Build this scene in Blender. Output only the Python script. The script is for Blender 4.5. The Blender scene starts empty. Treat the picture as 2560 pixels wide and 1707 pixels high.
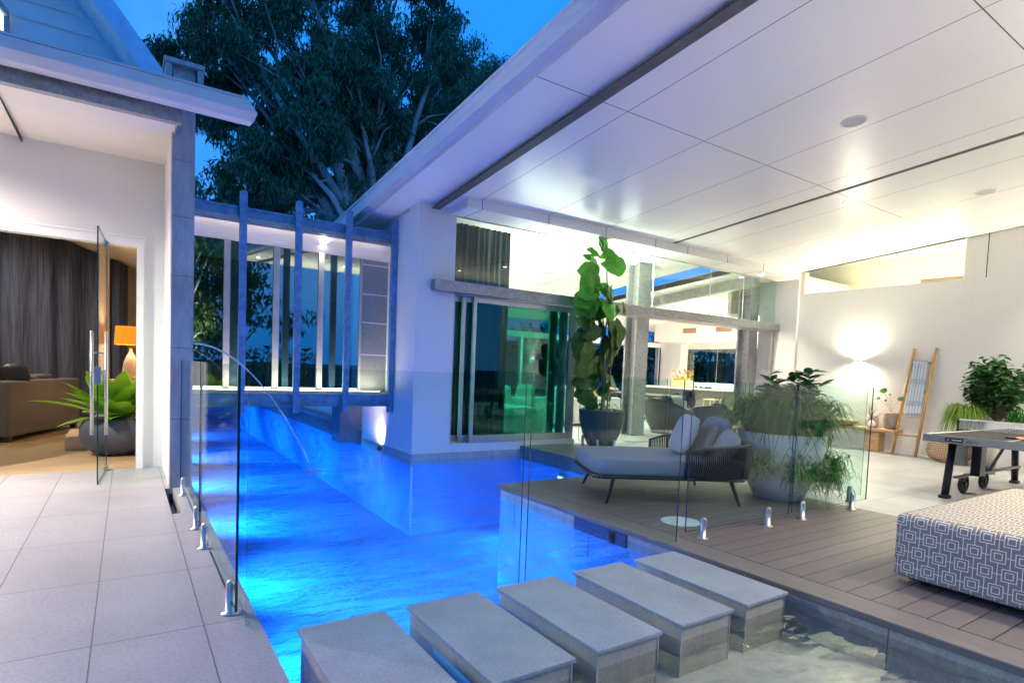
import bpy, math, random
import numpy as np
from mathutils import Vector, Matrix

random.seed(7)
rng = np.random.default_rng(7)
SC = bpy.context.scene
COL = SC.collection
R = math.radians

# ------------------------------------------------------------------ camera
cam = bpy.data.cameras.new("camera")
cam.sensor_width = 36.0
cam.lens = 1450.7266 / 2560 * 36.0
cam.shift_x = 0.0
cam.shift_y = (1002.6527 - 853.5) / 2560
cam.clip_start = 0.05
cam.clip_end = 2000
camo = bpy.data.objects.new("camera", cam)
COL.objects.link(camo)
W = Matrix(((0.8328978445304611, 0.0034719578951354357, 0.5534158708285174),
            (-0.5520257633256089, -0.06589626834265289, 0.8312191278136544),
            (0.03935399854259913, -0.9978204384191013, -0.05296824965789981)))
rt = W @ Vector((1, 0, 0)); up = W @ Vector((0, -1, 0)); bk = W @ Vector((0, 0, -1))
camo.matrix_world = Matrix(((rt.x, up.x, bk.x, 0), (rt.y, up.y, bk.y, 0), (rt.z, up.z, bk.z, 1.327), (0, 0, 0, 1)))
SC.camera = camo

# ------------------------------------------------------------------ world / exposure
world = bpy.data.worlds.new("World"); SC.world = world; world.use_nodes = True
wn = world.node_tree; wn.nodes.clear()
sky = wn.nodes.new("ShaderNodeTexSky"); sky.sky_type = 'NISHITA'; sky.sun_disc = False
sky.sun_elevation = R(4); sky.sun_rotation = R(200); sky.altitude = 0
bw = wn.nodes.new("ShaderNodeRGBToBW"); mr = wn.nodes.new("ShaderNodeMapRange")
mr.inputs["From Min"].default_value = 0.0; mr.inputs["From Max"].default_value = 1.2
tint = wn.nodes.new("ShaderNodeMix"); tint.data_type = 'RGBA'     # deep dusk blue, a little paler where the sky itself is brighter
tint.inputs[6].default_value = (0.01, 0.60, 2.3, 1); tint.inputs[7].default_value = (0.06, 0.85, 2.9, 1)
cl = wn.nodes.new("ShaderNodeTexNoise"); cl.inputs["Scale"].default_value = 3.0; cl.inputs["Detail"].default_value = 5
clr = wn.nodes.new("ShaderNodeValToRGB"); clr.color_ramp.elements[0].position = 0.46; clr.color_ramp.elements[1].position = 0.72
clr.color_ramp.elements[0].color = (0, 0, 0, 1); clr.color_ramp.elements[1].color = (0.6, 0.6, 0.6, 1)
tcw = wn.nodes.new("ShaderNodeTexCoord")
cmix = wn.nodes.new("ShaderNodeMix"); cmix.data_type = 'RGBA'
cmix.inputs[7].default_value = (0.7, 1.7, 3.6, 1)
bg = wn.nodes.new("ShaderNodeBackground"); bg.inputs[1].default_value = 0.15
wo = wn.nodes.new("ShaderNodeOutputWorld")
wn.links.new(sky.outputs[0], bw.inputs[0]); wn.links.new(bw.outputs[0], mr.inputs["Value"]); wn.links.new(mr.outputs[0], tint.inputs[0])
wn.links.new(tcw.outputs["Generated"], cl.inputs["Vector"])
wn.links.new(cl.outputs["Fac"], clr.inputs[0])
wn.links.new(clr.outputs[0], cmix.inputs[0])
wn.links.new(tint.outputs[2], cmix.inputs[6])
wn.links.new(cmix.outputs[2], bg.inputs[0]); wn.links.new(bg.outputs[0], wo.inputs[0])
SC.view_settings.view_transform = 'Standard'; SC.view_settings.look = 'None'
SC.view_settings.exposure = 1.4; SC.view_settings.gamma = 1.0
SC.cycles.use_denoising = True
SC.cycles.max_bounces = 10; SC.cycles.diffuse_bounces = 5; SC.cycles.glossy_bounces = 5
SC.cycles.transparent_max_bounces = 24; SC.cycles.transmission_bounces = 6
SC.cycles.caustics_reflective = False; SC.cycles.caustics_refractive = False
SC.cycles.sample_clamp_indirect = 6.0
try:
    SC.cycles.use_light_tree = True
except Exception:
    pass

def lamp(name, kind, loc, energy, color, size=0.1, aim=None, spot=None, blend=0.6, shape=None, size_y=None, parent=None):
    l = bpy.data.lights.new(name, kind); l.energy = energy; l.color = color
    if kind == 'AREA':
        l.shape = shape or 'DISK'; l.size = size
        if size_y: l.size_y = size_y
    elif kind != 'SUN':
        l.shadow_soft_size = size
    if kind == 'SPOT':
        l.spot_size = spot or R(100); l.spot_blend = blend
    o = bpy.data.objects.new(name, l); COL.objects.link(o); o.location = loc
    if aim is not None:
        d = Vector(aim) - Vector(loc)
        o.rotation_euler = d.to_track_quat('-Z', 'Y').to_euler()
    return o

sun = lamp("sun", 'SUN', (0, 0, 30), 0.05, (1.0, 0.85, 0.75), aim=(10, -20, 20)); sun.data.angle = R(5)
WARM = (1.0, 0.90, 0.66); NEUT = (1.0, 0.95, 0.82); BLUE = (0.02, 0.36, 1.0)

# ------------------------------------------------------------------ mesh helpers
class M:
    def __init__(s): s.v = []; s.f = []; s.mi = []; s.cm = 0
    def add(s, vs, fs):
        b = len(s.v); s.v += [tuple(v) for v in vs]
        for f in fs: s.f.append(tuple(b + i for i in f)); s.mi.append(s.cm)
        return s
    def mat(s, i): s.cm = i; return s
    def box(s, x0, x1, y0, y1, z0, z1, T=None):
        vs = [Vector(p) for p in ((x0,y0,z0),(x1,y0,z0),(x1,y1,z0),(x0,y1,z0),(x0,y0,z1),(x1,y0,z1),(x1,y1,z1),(x0,y1,z1))]
        if T is not None: vs = [T @ v for v in vs]
        return s.add(vs, [(0,3,2,1),(4,5,6,7),(0,1,5,4),(1,2,6,5),(2,3,7,6),(3,0,4,7)])
    def quad(s, a, b, c, d): return s.add([a, b, c, d], [(0, 1, 2, 3)])
    def hexa(s, p): return s.add(p, [(0,3,2,1),(4,5,6,7),(0,1,5,4),(1,2,6,5),(2,3,7,6),(3,0,4,7)])
    def tube(s, pts, r, n=8, cap=True):
        pts = [Vector(p) for p in pts]
        rs = r if isinstance(r, (list, tuple)) else [r] * len(pts)
        b = len(s.v); prev = None
        for i, p in enumerate(pts):
            t = (pts[min(i + 1, len(pts) - 1)] - pts[max(i - 1, 0)]).normalized()
            if prev is None:
                a = Vector((0, 0, 1)) if abs(t.z) < 0.9 else Vector((1, 0, 0))
                u = t.cross(a).normalized()
            else:
                u = (prev - t * prev.dot(t)).normalized()
            prev = u; w = t.cross(u)
            for k in range(n):
                an = 2 * math.pi * k / n
                s.v.append(tuple(p + (u * math.cos(an) + w * math.sin(an)) * rs[i]))
        for i in range(len(pts) - 1):
            for k in range(n):
                s.f.append((b + i*n + k, b + i*n + (k+1) % n, b + (i+1)*n + (k+1) % n, b + (i+1)*n + k)); s.mi.append(s.cm)
        if cap:
            s.f.append(tuple(b + k for k in range(n))[::-1]); s.mi.append(s.cm)
            e = b + (len(pts)-1)*n
            s.f.append(tuple(e + k for k in range(n))); s.mi.append(s.cm)
        return s
    def lathe(s, prof, c=(0, 0, 0), n=28, sx=1, sy=1, fn=None):
        b = len(s.v)
        for (r, z) in prof:
            for k in range(n):
                an = 2*math.pi*k/n
                p = (c[0] + r*sx*math.cos(an), c[1] + r*sy*math.sin(an), c[2] + z)
                if fn: p = fn(p, an, r, z)
                s.v.append(p)
        for i in range(len(prof)-1):
            for k in range(n):
                s.f.append((b+i*n+k, b+i*n+(k+1) % n, b+(i+1)*n+(k+1) % n, b+(i+1)*n+k)); s.mi.append(s.cm)
        return s
    def prism(s, poly, axis, a0, a1):
        n = len(poly)
        def P(q, a):
            return (a, q[0], q[1]) if axis == 'x' else ((q[0], a, q[1]) if axis == 'y' else (q[0], q[1], a))
        b = len(s.v)
        s.v += [P(q, a0) for q in poly] + [P(q, a1) for q in poly]
        s.f.append(tuple(range(b, b+n))[::-1]); s.f.append(tuple(range(b+n, b+2*n))); s.mi += [s.cm]*2
        for i in range(n):
            s.f.append((b+i, b+(i+1) % n, b+n+(i+1) % n, b+n+i)); s.mi.append(s.cm)
        return s
    def rbox(s, cx, cy, cz, sx, sy, sz, T=None, p=4.0, n=10, pinch=0.0):
        """puffy superellipsoid box (cushion)"""
        b = len(s.v); nu, nv = n*2, n
        def sg(w, m): return math.copysign(abs(w)**m, w)
        for j in range(nv+1):
            ph = -math.pi/2 + math.pi*j/nv
            for i in range(nu):
                th = 2*math.pi*i/nu
                x = sg(math.cos(ph), 2/p)*sg(math.cos(th), 2/p); y = sg(math.cos(ph), 2/p)*sg(math.sin(th), 2/p); z = sg(math.sin(ph), 2/p)
                k = 1 - pinch*(x*x*y*y)
                v = Vector((x*sx/2, y*sy/2, z*sz/2*(1-0.35*pinch*(x*x+y*y))))
                if pinch: v.x *= 1 - pinch*0.25*(1-y*y); v.y *= 1 - pinch*0.25*(1-x*x)
                v = v + Vector((cx, cy, cz))
                if T is not None: v = T @ v
                s.v.append(tuple(v))
        for j in range(nv):
            for i in range(nu):
                s.f.append((b+j*nu+i, b+j*nu+(i+1) % nu, b+(j+1)*nu+(i+1) % nu, b+(j+1)*nu+i)); s.mi.append(s.cm)
        return s
    def islands(s):
        """the separate pieces of this mesh as meshes of their own"""
        p = list(range(len(s.v)))
        def find(a):
            while p[a] != a: p[a] = p[p[a]]; a = p[a]
            return a
        for f in s.f:
            for i in f[1:]: p[find(i)] = find(f[0])
        out = {}
        for f, mi in zip(s.f, s.mi):
            k = find(f[0]); o = out.setdefault(k, (M(), {}))
            for i in f:
                if i not in o[1]: o[1][i] = len(o[0].v); o[0].v.append(s.v[i])
            o[0].f.append(tuple(o[1][i] for i in f)); o[0].mi.append(mi)
        return [o[0] for o in out.values()]
    def build(s, name, mats, parent=None, smooth=False, bevel=0, angle=None, split=False):
        if split:
            return [q.build(name, mats, parent, smooth, bevel) for q in s.islands()]
        me = bpy.data.meshes.new(name); me.from_pydata(s.v, [], s.f)
        if not isinstance(mats, (list, tuple)): mats = [mats]
        for m in mats: me.materials.append(m)
        if len(mats) > 1: me.polygons.foreach_set("material_index", s.mi)
        if smooth: me.polygons.foreach_set("use_smooth", [True]*len(me.polygons))
        me.update()
        o = bpy.data.objects.new(name, me); COL.objects.link(o)
        if parent is not None:
            o.parent = parent
            wl = Vector(parent.get("_w", (0, 0, 0)))
            if parent.type == 'EMPTY' and parent.get("_abs", 0): o.location = -wl
        if bevel:
            md = o.modifiers.new("bevel", 'BEVEL'); md.width = bevel; md.segments = 2; md.limit_method = 'ANGLE'; md.angle_limit = R(50)
        return o

def tag(o, label=None, cat=None, group=None, kind=None):
    if label: o["label"] = label
    if cat: o["category"] = cat
    if group: o["group"] = group
    if kind: o["kind"] = kind
    return o
def thing(name, label, cat, loc=(0, 0, 0), group=None, ab=True):
    """Empty at the base of a thing; with ab=True parts are given in world coordinates"""
    o = bpy.data.objects.new(name, None); COL.objects.link(o); o.location = loc
    o.empty_display_size = 0.1
    if ab: o["_abs"] = 1; o["_w"] = tuple(loc)
    return tag(o, label, cat, group)
def struct(name, mb, mat, **k): return tag(mb.build(name, mat, **k), kind='structure')
def copy_tree(o, parent=None):
    c = o.copy(); COL.objects.link(c); c.parent = parent
    for ch in list(o.children): copy_tree(ch, c)
    return c
def place(o, loc, rz=0, label=None):
    o.location = loc; o.rotation_euler = (0, 0, rz)
    if label: o["label"] = label
    return o

# ------------------------------------------------------------------ materials
class NT:
    def __init__(s, name):
        s.m = bpy.data.materials.new(name); s.m.use_nodes = True; s.t = s.m.node_tree; s.t.nodes.clear()
        s.out = s.t.nodes.new("ShaderNodeOutputMaterial")
    def n(s, typ, **k):
        nd = s.t.nodes.new(typ)
        for a, v in k.items(): setattr(nd, a, v)
        return nd
    def l(s, a, b): s.t.links.new(a, b)
    def val(s, sock, v):
        if hasattr(v, 'links') or isinstance(v, bpy.types.NodeSocket): s.l(v, sock)
        else: sock.default_value = v
    def math(s, op, a, b=0.0, c=None):
        nd = s.n("ShaderNodeMath", operation=op)
        s.val(nd.inputs[0], a); s.val(nd.inputs[1], b)
        if c is not None: s.val(nd.inputs[2], c)
        return nd.outputs[0]
    def mixc(s, f, a, b, blend='MIX'):
        nd = s.n("ShaderNodeMix", data_type='RGBA', blend_type=blend)
        s.val(nd.inputs[0], f); s.val(nd.inputs[6], a if not isinstance(a, tuple) else (*a[:3], 1)); s.val(nd.inputs[7], b if not isinstance(b, tuple) else (*b[:3], 1))
        return nd.outputs[2]
    def coords(s, kind="Object", scale=None):
        tc = s.n("ShaderNodeTexCoord")
        if scale is None: return tc.outputs[kind]
        mp = s.n("ShaderNodeMapping"); mp.inputs["Scale"].default_value = scale; s.l(tc.outputs[kind], mp.inputs[0])
        return mp.outputs[0]
    def xyz(s, vec):
        nd = s.n("ShaderNodeSeparateXYZ"); s.l(vec, nd.inputs[0]); return nd.outputs
    def noise(s, vec, scale, detail=4, rough=0.55):
        nd = s.n("ShaderNodeTexNoise"); s.l(vec, nd.inputs["Vector"])
        nd.inputs["Scale"].default_value = scale; nd.inputs["Detail"].default_value = detail; nd.inputs["Roughness"].default_value = rough
        return nd.outputs["Fac"]
    def ramp(s, f, stops):
        nd = s.n("ShaderNodeValToRGB"); s.l(f, nd.inputs[0]); cr = nd.color_ramp
        while len(cr.elements) < len(stops): cr.elements.new(0.5)
        for e, (p, c) in zip(cr.elements, stops):
            e.position = p; e.color = (*c, 1) if isinstance(c, tuple) else (c, c, c, 1)
        return nd.outputs[0]
    def line(s, coord, period, offset, width):
        """1 on thin lines every period"""
        a = s.math('SUBTRACT', coord, offset); a = s.math('DIVIDE', a, period); a = s.math('ADD', a, 0.5)
        a = s.math('FRACT', a); a = s.math('SUBTRACT', a, 0.5); a = s.math('ABSOLUTE', a)
        return s.math('LESS_THAN', a, width/2/period)
    def bump(s, h, strength=0.3, dist=0.01):
        nd = s.n("ShaderNodeBump"); nd.inputs["Strength"].default_value = strength; nd.inputs["Distance"].default_value = dist
        s.l(h, nd.inputs["Height"]); return nd.outputs[0]
    def fresnel(s, ior):
        """thin-sheet fresnel: the same from both sides of the sheet"""
        g = s.n("ShaderNodeNewGeometry"); fr = s.n("ShaderNodeFresnel")
        s.l(s.math('ADD', s.math('MULTIPLY', g.outputs["Backfacing"], 1/ior-ior), ior), fr.inputs[0]); return fr
    def principled(s, col, rough=0.5, metal=0.0, normal=None, spec=0.5, **k):
        p = s.n("ShaderNodeBsdfPrincipled")
        s.val(p.inputs["Base Color"], (*col[:3], 1) if isinstance(col, tuple) else col)
        s.val(p.inputs["Roughness"], rough); s.val(p.inputs["Metallic"], metal); s.val(p.inputs["Specular IOR Level"], spec)
        for a, v in k.items(): s.val(p.inputs[a], v)
        if normal is not None: s.l(normal, p.inputs["Normal"])
        return p
    def done(s, bs):
        s.l(bs.outputs[0] if not isinstance(bs, bpy.types.NodeSocket) else bs, s.out.inputs["Surface"]); return s.m

def simple(name, col, rough=0.5, metal=0.0, var=0.12, vscale=6.0, bump=0.15, bscale=60.0, spec=0.5, stretch=None, **k):
    t = NT(name); v = t.coords("Object", stretch)
    n1 = t.noise(v, vscale, 5); n2 = t.noise(v, bscale, 3)
    c = t.mixc(t.ramp(n1, [(0.3, 0.0), (0.7, 1.0)]), tuple(x*(1-var) for x in col), tuple(min(1, x*(1+var)) for x in col))
    r = t.math('ADD', t.math('MULTIPLY', n2, 0.15), rough-0.07)
    return t.done(t.principled(c, r, metal, t.bump(n2, bump, 0.004), spec, **k))

def M_wall(name, col, grime=(0.55, 0.52, 0.50)):
    """rendered wall: trowel texture, faint runs and a little splash soiling near the ground"""
    t = NT(name); v = t.coords(); x, y, z = t.xyz(v)
    n1 = t.noise(v, 1.4, 5); n2 = t.noise(v, 130, 3); n3 = t.noise(t.coords("Object", (9, 9, 0.8)), 1.2, 5, 0.65); n4 = t.noise(v, 12, 4)
    c = t.mixc(t.math('MULTIPLY', t.ramp(n1, [(0.35, 0.0), (0.7, 1.0)]), 0.10), col, grime)
    c = t.mixc(t.math('MULTIPLY', t.ramp(n3, [(0.52, 0.0), (0.72, 1.0)]), 0.07), c, grime)
    low = t.math('MULTIPLY', t.ramp(t.math('MULTIPLY', z, 2.2), [(0.0, 1.0), (0.55, 0.0)]), t.ramp(n4, [(0.35, 0.2), (0.7, 1.0)]))
    c = t.mixc(t.math('MULTIPLY', low, 0.30), c, (0.42, 0.40, 0.37))
    return t.done(t.principled(c, 0.75, 0, t.bump(t.math('ADD', n2, t.math('MULTIPLY', n4, 0.6)), 0.22, 0.004), 0.2))

def emit(name, col, strength):
    t = NT(name); e = t.n("ShaderNodeEmission"); e.inputs[0].default_value = (*col, 1); e.inputs[1].default_value = strength
    return t.done(e)

def glass(name, col=(0.93, 0.985, 0.96), refl=1.0, rough=0.0, base=0.0):
    t = NT(name)
    tr = t.n("ShaderNodeBsdfTransparent"); tr.inputs[0].default_value = (*col, 1)
    gl = t.n("ShaderNodeBsdfGlossy"); gl.inputs["Roughness"].default_value = rough; gl.inputs["Color"].default_value = (1, 1, 1, 1)
    fr = t.fresnel(1.5)
    f = t.math('MULTIPLY', fr.outputs[0], refl); f = t.math('ADD', f, base)
    mx = t.n("ShaderNodeMixShader"); t.l(f, mx.inputs[0]); t.l(tr.outputs[0], mx.inputs[1]); t.l(gl.outputs[0], mx.inputs[2])
    return t.done(mx)

def M_tiles():
    t = NT("paving_tile"); v = t.coords(); x, y, z = t.xyz(v)
    n1 = t.noise(v, 1.3, 4); n2 = t.noise(v, 55, 5, 0.8); n3 = t.noise(v, 350, 2, 0.7)
    base = t.mixc(t.ramp(n1, [(0.3, 0.0), (0.7, 1.0)]), (0.31, 0.315, 0.34), (0.40, 0.405, 0.43))
    base = t.mixc(t.ramp(n2, [(0.35, 0.0), (0.65, 1.0)]), base, t.mixc(1.0, base, (0.72, 0.71, 0.74), 'MULTIPLY'))
    # cell tint
    cx = t.math('FLOOR', t.math('DIVIDE', t.math('SUBTRACT', x, -0.13), 0.456)); cy = t.math('FLOOR', t.math('DIVIDE', t.math('SUBTRACT', y, 3.18), 0.912))
    cb = t.n("ShaderNodeCombineXYZ"); t.l(cx, cb.inputs[0]); t.l(cy, cb.inputs[1])
    wn_ = t.n("ShaderNodeTexWhiteNoise"); t.l(cb.outputs[0], wn_.inputs[0])
    base = t.mixc(t.math('MULTIPLY', wn_.outputs[0], 0.30), base, (0.30, 0.28, 0.28))
    g = t.math('MAXIMUM', t.line(x, 0.456, -0.13, 0.006), t.line(y, 0.912, 3.18, 0.006))
    c = t.mixc(g, base, (0.10, 0.095, 0.10))
    h = t.math('SUBTRACT', t.math('ADD', t.math('MULTIPLY', n2, 0.4), t.math('MULTIPLY', n3, 0.3)), t.math('MULTIPLY', g, 3.0))
    return t.done(t.principled(c, t.math('ADD', t.math('MULTIPLY', n2, 0.25), 0.28), 0, t.bump(h, 0.25, 0.003), 0.45))
def M_ceiling():
    t = NT("ceiling_panel"); v = t.coords(); x, y, z = t.xyz(v)
    n1 = t.noise(v, 1.1, 4); n2 = t.noise(v, 7, 3)
    g = t.math('MAXIMUM', t.line(x, 1.23, 4.361, 0.009), t.math('MULTIPLY', t.line(y, 2.63, 4.58, 0.010), t.math('LESS_THAN', y, 6.0)))
    c = t.mixc(g, t.mixc(n1, (0.78, 0.77, 0.76), (0.84, 0.83, 0.82)), (0.05, 0.05, 0.055))
    return t.done(t.principled(c, t.math('ADD', t.math('MULTIPLY', n2, 0.12), 0.26), 0, t.bump(t.math('MULTIPLY', n1, 1.0), 0.12, 0.05), 0.5))
def M_deck(name="deck_board", col=(0.17, 0.137, 0.138)):
    t = NT(name); v = t.coords(); x, y, z = t.xyz(v)
    vs = t.coords("Object", (1.0, 22, 10)); n1 = t.noise(vs, 4, 5, 0.65); n2 = t.noise(v, 1.5, 3)
    row = t.math('FLOOR', t.math('DIVIDE', t.math('SUBTRACT', y, 1.674), 0.1505))
    wn_ = t.n("ShaderNodeTexWhiteNoise", noise_dimensions='1D'); t.l(row, wn_.inputs["W"])
    c = t.mixc(t.ramp(n1, [(0.3, 0.0), (0.75, 1.0)]), tuple(a*0.78 for a in col), tuple(a*1.2 for a in col))
    c = t.mixc(t.math('MULTIPLY', wn_.outputs[0], 0.6), c, tuple(a*0.66 for a in col))
    c = t.mixc(t.math('MULTIPLY', n2, 0.35), c, (0.24, 0.20, 0.19))
    g = t.line(y, 0.1505, 1.674, 0.007)
    c = t.mixc(g, c, (0.012, 0.01, 0.012))
    h = t.math('SUBTRACT', t.math('MULTIPLY', n1, 0.35), t.math('MULTIPLY', g, 2.0))
    return t.done(t.principled(c, 0.5, 0, t.bump(h, 0.4, 0.004), 0.4))
def M_stone(name, col, var=0.25, rough=0.6, speck=0.35, stain=0.0):
    t = NT(name); v = t.coords(); n1 = t.noise(v, 3.0, 5); n2 = t.noise(v, 75, 5, 0.85); n3 = t.noise(t.coords("Object", (1, 1, 0.25)), 11, 6, 0.7)
    c = t.mixc(t.ramp(n1, [(0.3, 0.0), (0.7, 1.0)]), tuple(a*(1-var) for a in col), tuple(a*(1+var) for a in col))
    c = t.mixc(t.math('MULTIPLY', t.ramp(n2, [(0.38, 0.0), (0.62, 1.0)]), speck), c, tuple(a*0.45 for a in col))
    if stain: c = t.mixc(t.math('MULTIPLY', t.ramp(n3, [(0.42, 0.0), (0.66, 1.0)]), stain), c, (0.10, 0.085, 0.075))
    return t.done(t.principled(c, rough, 0, t.bump(n2, 0.25, 0.003), 0.4))
def M_pooltile():
    t = NT("pool_mosaic"); v = t.coords(); x, y, z = t.xyz(v); n1 = t.noise(v, 0.9, 4); n2 = t.noise(v, 5, 4)
    c = t.mixc(t.ramp(n1, [(0.3, 0.0), (0.72, 1.0)]), (0.06, 0.29, 0.70), (0.14, 0.45, 0.90))
    c = t.mixc(t.math('MULTIPLY', n2, 0.35), c, (0.05, 0.25, 0.75))
    g = t.math('MAXIMUM', t.line(x, 0.6, 0.27, 0.008), t.math('MAXIMUM', t.line(y, 0.6, 0.17, 0.008), t.line(z, 0.45, -0.3, 0.008)))
    c = t.mixc(t.math('MULTIPLY', g, 0.3), c, (0.3, 0.6, 0.95))
    return t.done(t.principled(c, 0.5, 0, None, 0.3))
def M_water(name="pool_water_surface", col=(0.72, 0.88, 0.97), refl=0.9, amp=1.0):
    t = NT(name); v = t.coords("Object", (1.0, 1.0, 1))
    a = t.noise(t.coords("Object", (0.9, 1.7, 1)), 1.5, 3, 0.5); b = t.noise(t.coords("Object", (1.0, 2.2, 1)), 6.5, 3, 0.6)
    c_ = t.noise(t.coords("Object", (0.55, 1.25, 1)), 1.1, 2, 0.5)
    crest = t.math('SUBTRACT', 1.0, t.math('MULTIPLY', t.math('ABSOLUTE', t.math('SUBTRACT', c_, 0.5)), 7.0)); crest = t.math('MAXIMUM', crest, 0.0)
    h = t.math('ADD', t.math('ADD', t.math('MULTIPLY', a, 1.0), t.math('MULTIPLY', b, 0.26 if amp > 0.5 else 0.05)), t.math('MULTIPLY', crest, 0.28))
    nrm = t.bump(h, 0.9, 0.22*amp)
    tr = t.n("ShaderNodeBsdfTransparent"); tr.inputs[0].default_value = (*col, 1)
    gl = t.n("ShaderNodeBsdfGlossy"); gl.inputs["Roughness"].default_value = 0.02
    fr = t.fresnel(1.33)
    t.l(nrm, gl.inputs["Normal"]); t.l(nrm, fr.inputs["Normal"])
    mx = t.n("ShaderNodeMixShader"); t.l(t.math('MINIMUM', t.math('MULTIPLY', fr.outputs[0], refl), 0.9), mx.inputs[0]); t.l(tr.outputs[0], mx.inputs[1]); t.l(gl.outputs[0], mx.inputs[2])
    return t.done(mx)
def M_galv(name="galvanised_steel", k=1.0):
    t = NT(name); v = t.coords(); n1 = t.noise(v, 14, 5, 0.7); n2 = t.noise(v, 2.5, 3)
    vo = t.n("ShaderNodeTexVoronoi"); vo.inputs["Scale"].default_value = 30; t.l(v, vo.inputs["Vector"])
    c = t.mixc(t.ramp(n1, [(0.35, 0.0), (0.65, 1.0)]), tuple(a*k for a in (0.30, 0.31, 0.32)), tuple(a*k for a in (0.50, 0.51, 0.52)))
    c = t.mixc(t.math('MULTIPLY', vo.outputs["Distance"], 0.5), c, (0.22, 0.23, 0.24))
    c = t.mixc(t.math('MULTIPLY', n2, 0.3), c, (0.26, 0.25, 0.24))
    return t.done(t.principled(c, t.math('ADD', t.math('MULTIPLY', n1, 0.25), 0.35), 0.45, t.bump(n1, 0.1, 0.003), 0.5))
def M_leaf(name, a, b, rough=0.45, trans=0.25, vein=False):
    t = NT(name); oi = t.n("ShaderNodeNewGeometry"); v = t.coords(); n1 = t.noise(v, 2.2, 4); n2 = t.noise(v, 25, 2)
    f = t.math('ADD', t.math('MULTIPLY', oi.outputs["Random Per Island"], 0.6), t.math('MULTIPLY', n1, 0.4))
    c = t.mixc(f, a, b)
    if vein: c = t.mixc(t.math('MULTIPLY', t.ramp(n2, [(0.5, 0.0), (0.7, 1.0)]), 0.35), c, tuple(min(1, x*1.8) for x in b))
    p = t.principled(c, rough, 0, None, 0.18)
    tl = t.n("ShaderNodeBsdfTranslucent"); t.l(c, tl.inputs[0])
    mx = t.n("ShaderNodeMixShader"); mx.inputs[0].default_value = trans; t.l(p.outputs[0], mx.inputs[1]); t.l(tl.outputs[0], mx.inputs[2])
    return t.done(mx)
def M_weave(name, a, b, sc=60, rough=0.7):
    t = NT(name); v = t.coords(); x, y, z = t.xyz(v)
    w = t.n("ShaderNodeTexWave"); w.inputs["Scale"].default_value = sc; w.inputs["Distortion"].default_value = 0.6; w.bands_direction = 'Z'; t.l(v, w.inputs["Vector"])
    w2 = t.n("ShaderNodeTexWave"); w2.inputs["Scale"].default_value = sc*0.8; w2.inputs["Distortion"].default_value = 0.6; w2.bands_direction = 'DIAGONAL'; t.l(v, w2.inputs["Vector"])
    f = t.math('MULTIPLY', w.outputs[1], w2.outputs[1]); n = t.noise(v, 5, 3)
    c = t.mixc(t.math('MULTIPLY', f, 1.3), b, a); c = t.mixc(t.math('MULTIPLY', n, 0.4), c, b)
    return t.done(t.principled(c, rough, 0, t.bump(f, 0.5, 0.004), 0.3))
def M_fabric(name, col, sc=400, rough=0.9, var=0.15):
    t = NT(name); v = t.coords(); n = t.noise(v, sc, 2, 0.8); n2 = t.noise(v, 4, 3)
    c = t.mixc(n, tuple(a*(1-var) for a in col), tuple(min(1, a*(1+var)) for a in col)); c = t.mixc(t.math('MULTIPLY', n2, 0.25), c, tuple(a*0.75 for a in col))
    return t.done(t.principled(c, rough, 0, t.bump(t.math('ADD', t.math('MULTIPLY', n, .3), n2), 0.35, 0.01), 0.25))
def M_curtain(name, a, b):
    t = NT(name); v = t.coords(); n = t.noise(t.coords("Object", (30, 30, 1)), 1.2, 5); n2 = t.noise(v, 200, 2)
    c = t.mixc(t.ramp(n, [(0.3, 0.0), (0.7, 1.0)]), a, b)
    return t.done(t.principled(c, 0.85, 0, t.bump(n2, 0.2, 0.003), 0.2))
def M_wood(name, a, b, sc=(3, 30, 30), rough=0.45):
    t = NT(name); v = t.coords("Object", sc); n = t.noise(v, 1.5, 6, 0.6)
    c = t.mixc(t.ramp(n, [(0.3, 0.0), (0.7, 1.0)]), a, b)
    return t.done(t.principled(c, rough, 0, t.bump(n, 0.15, 0.004), 0.4))
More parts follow.
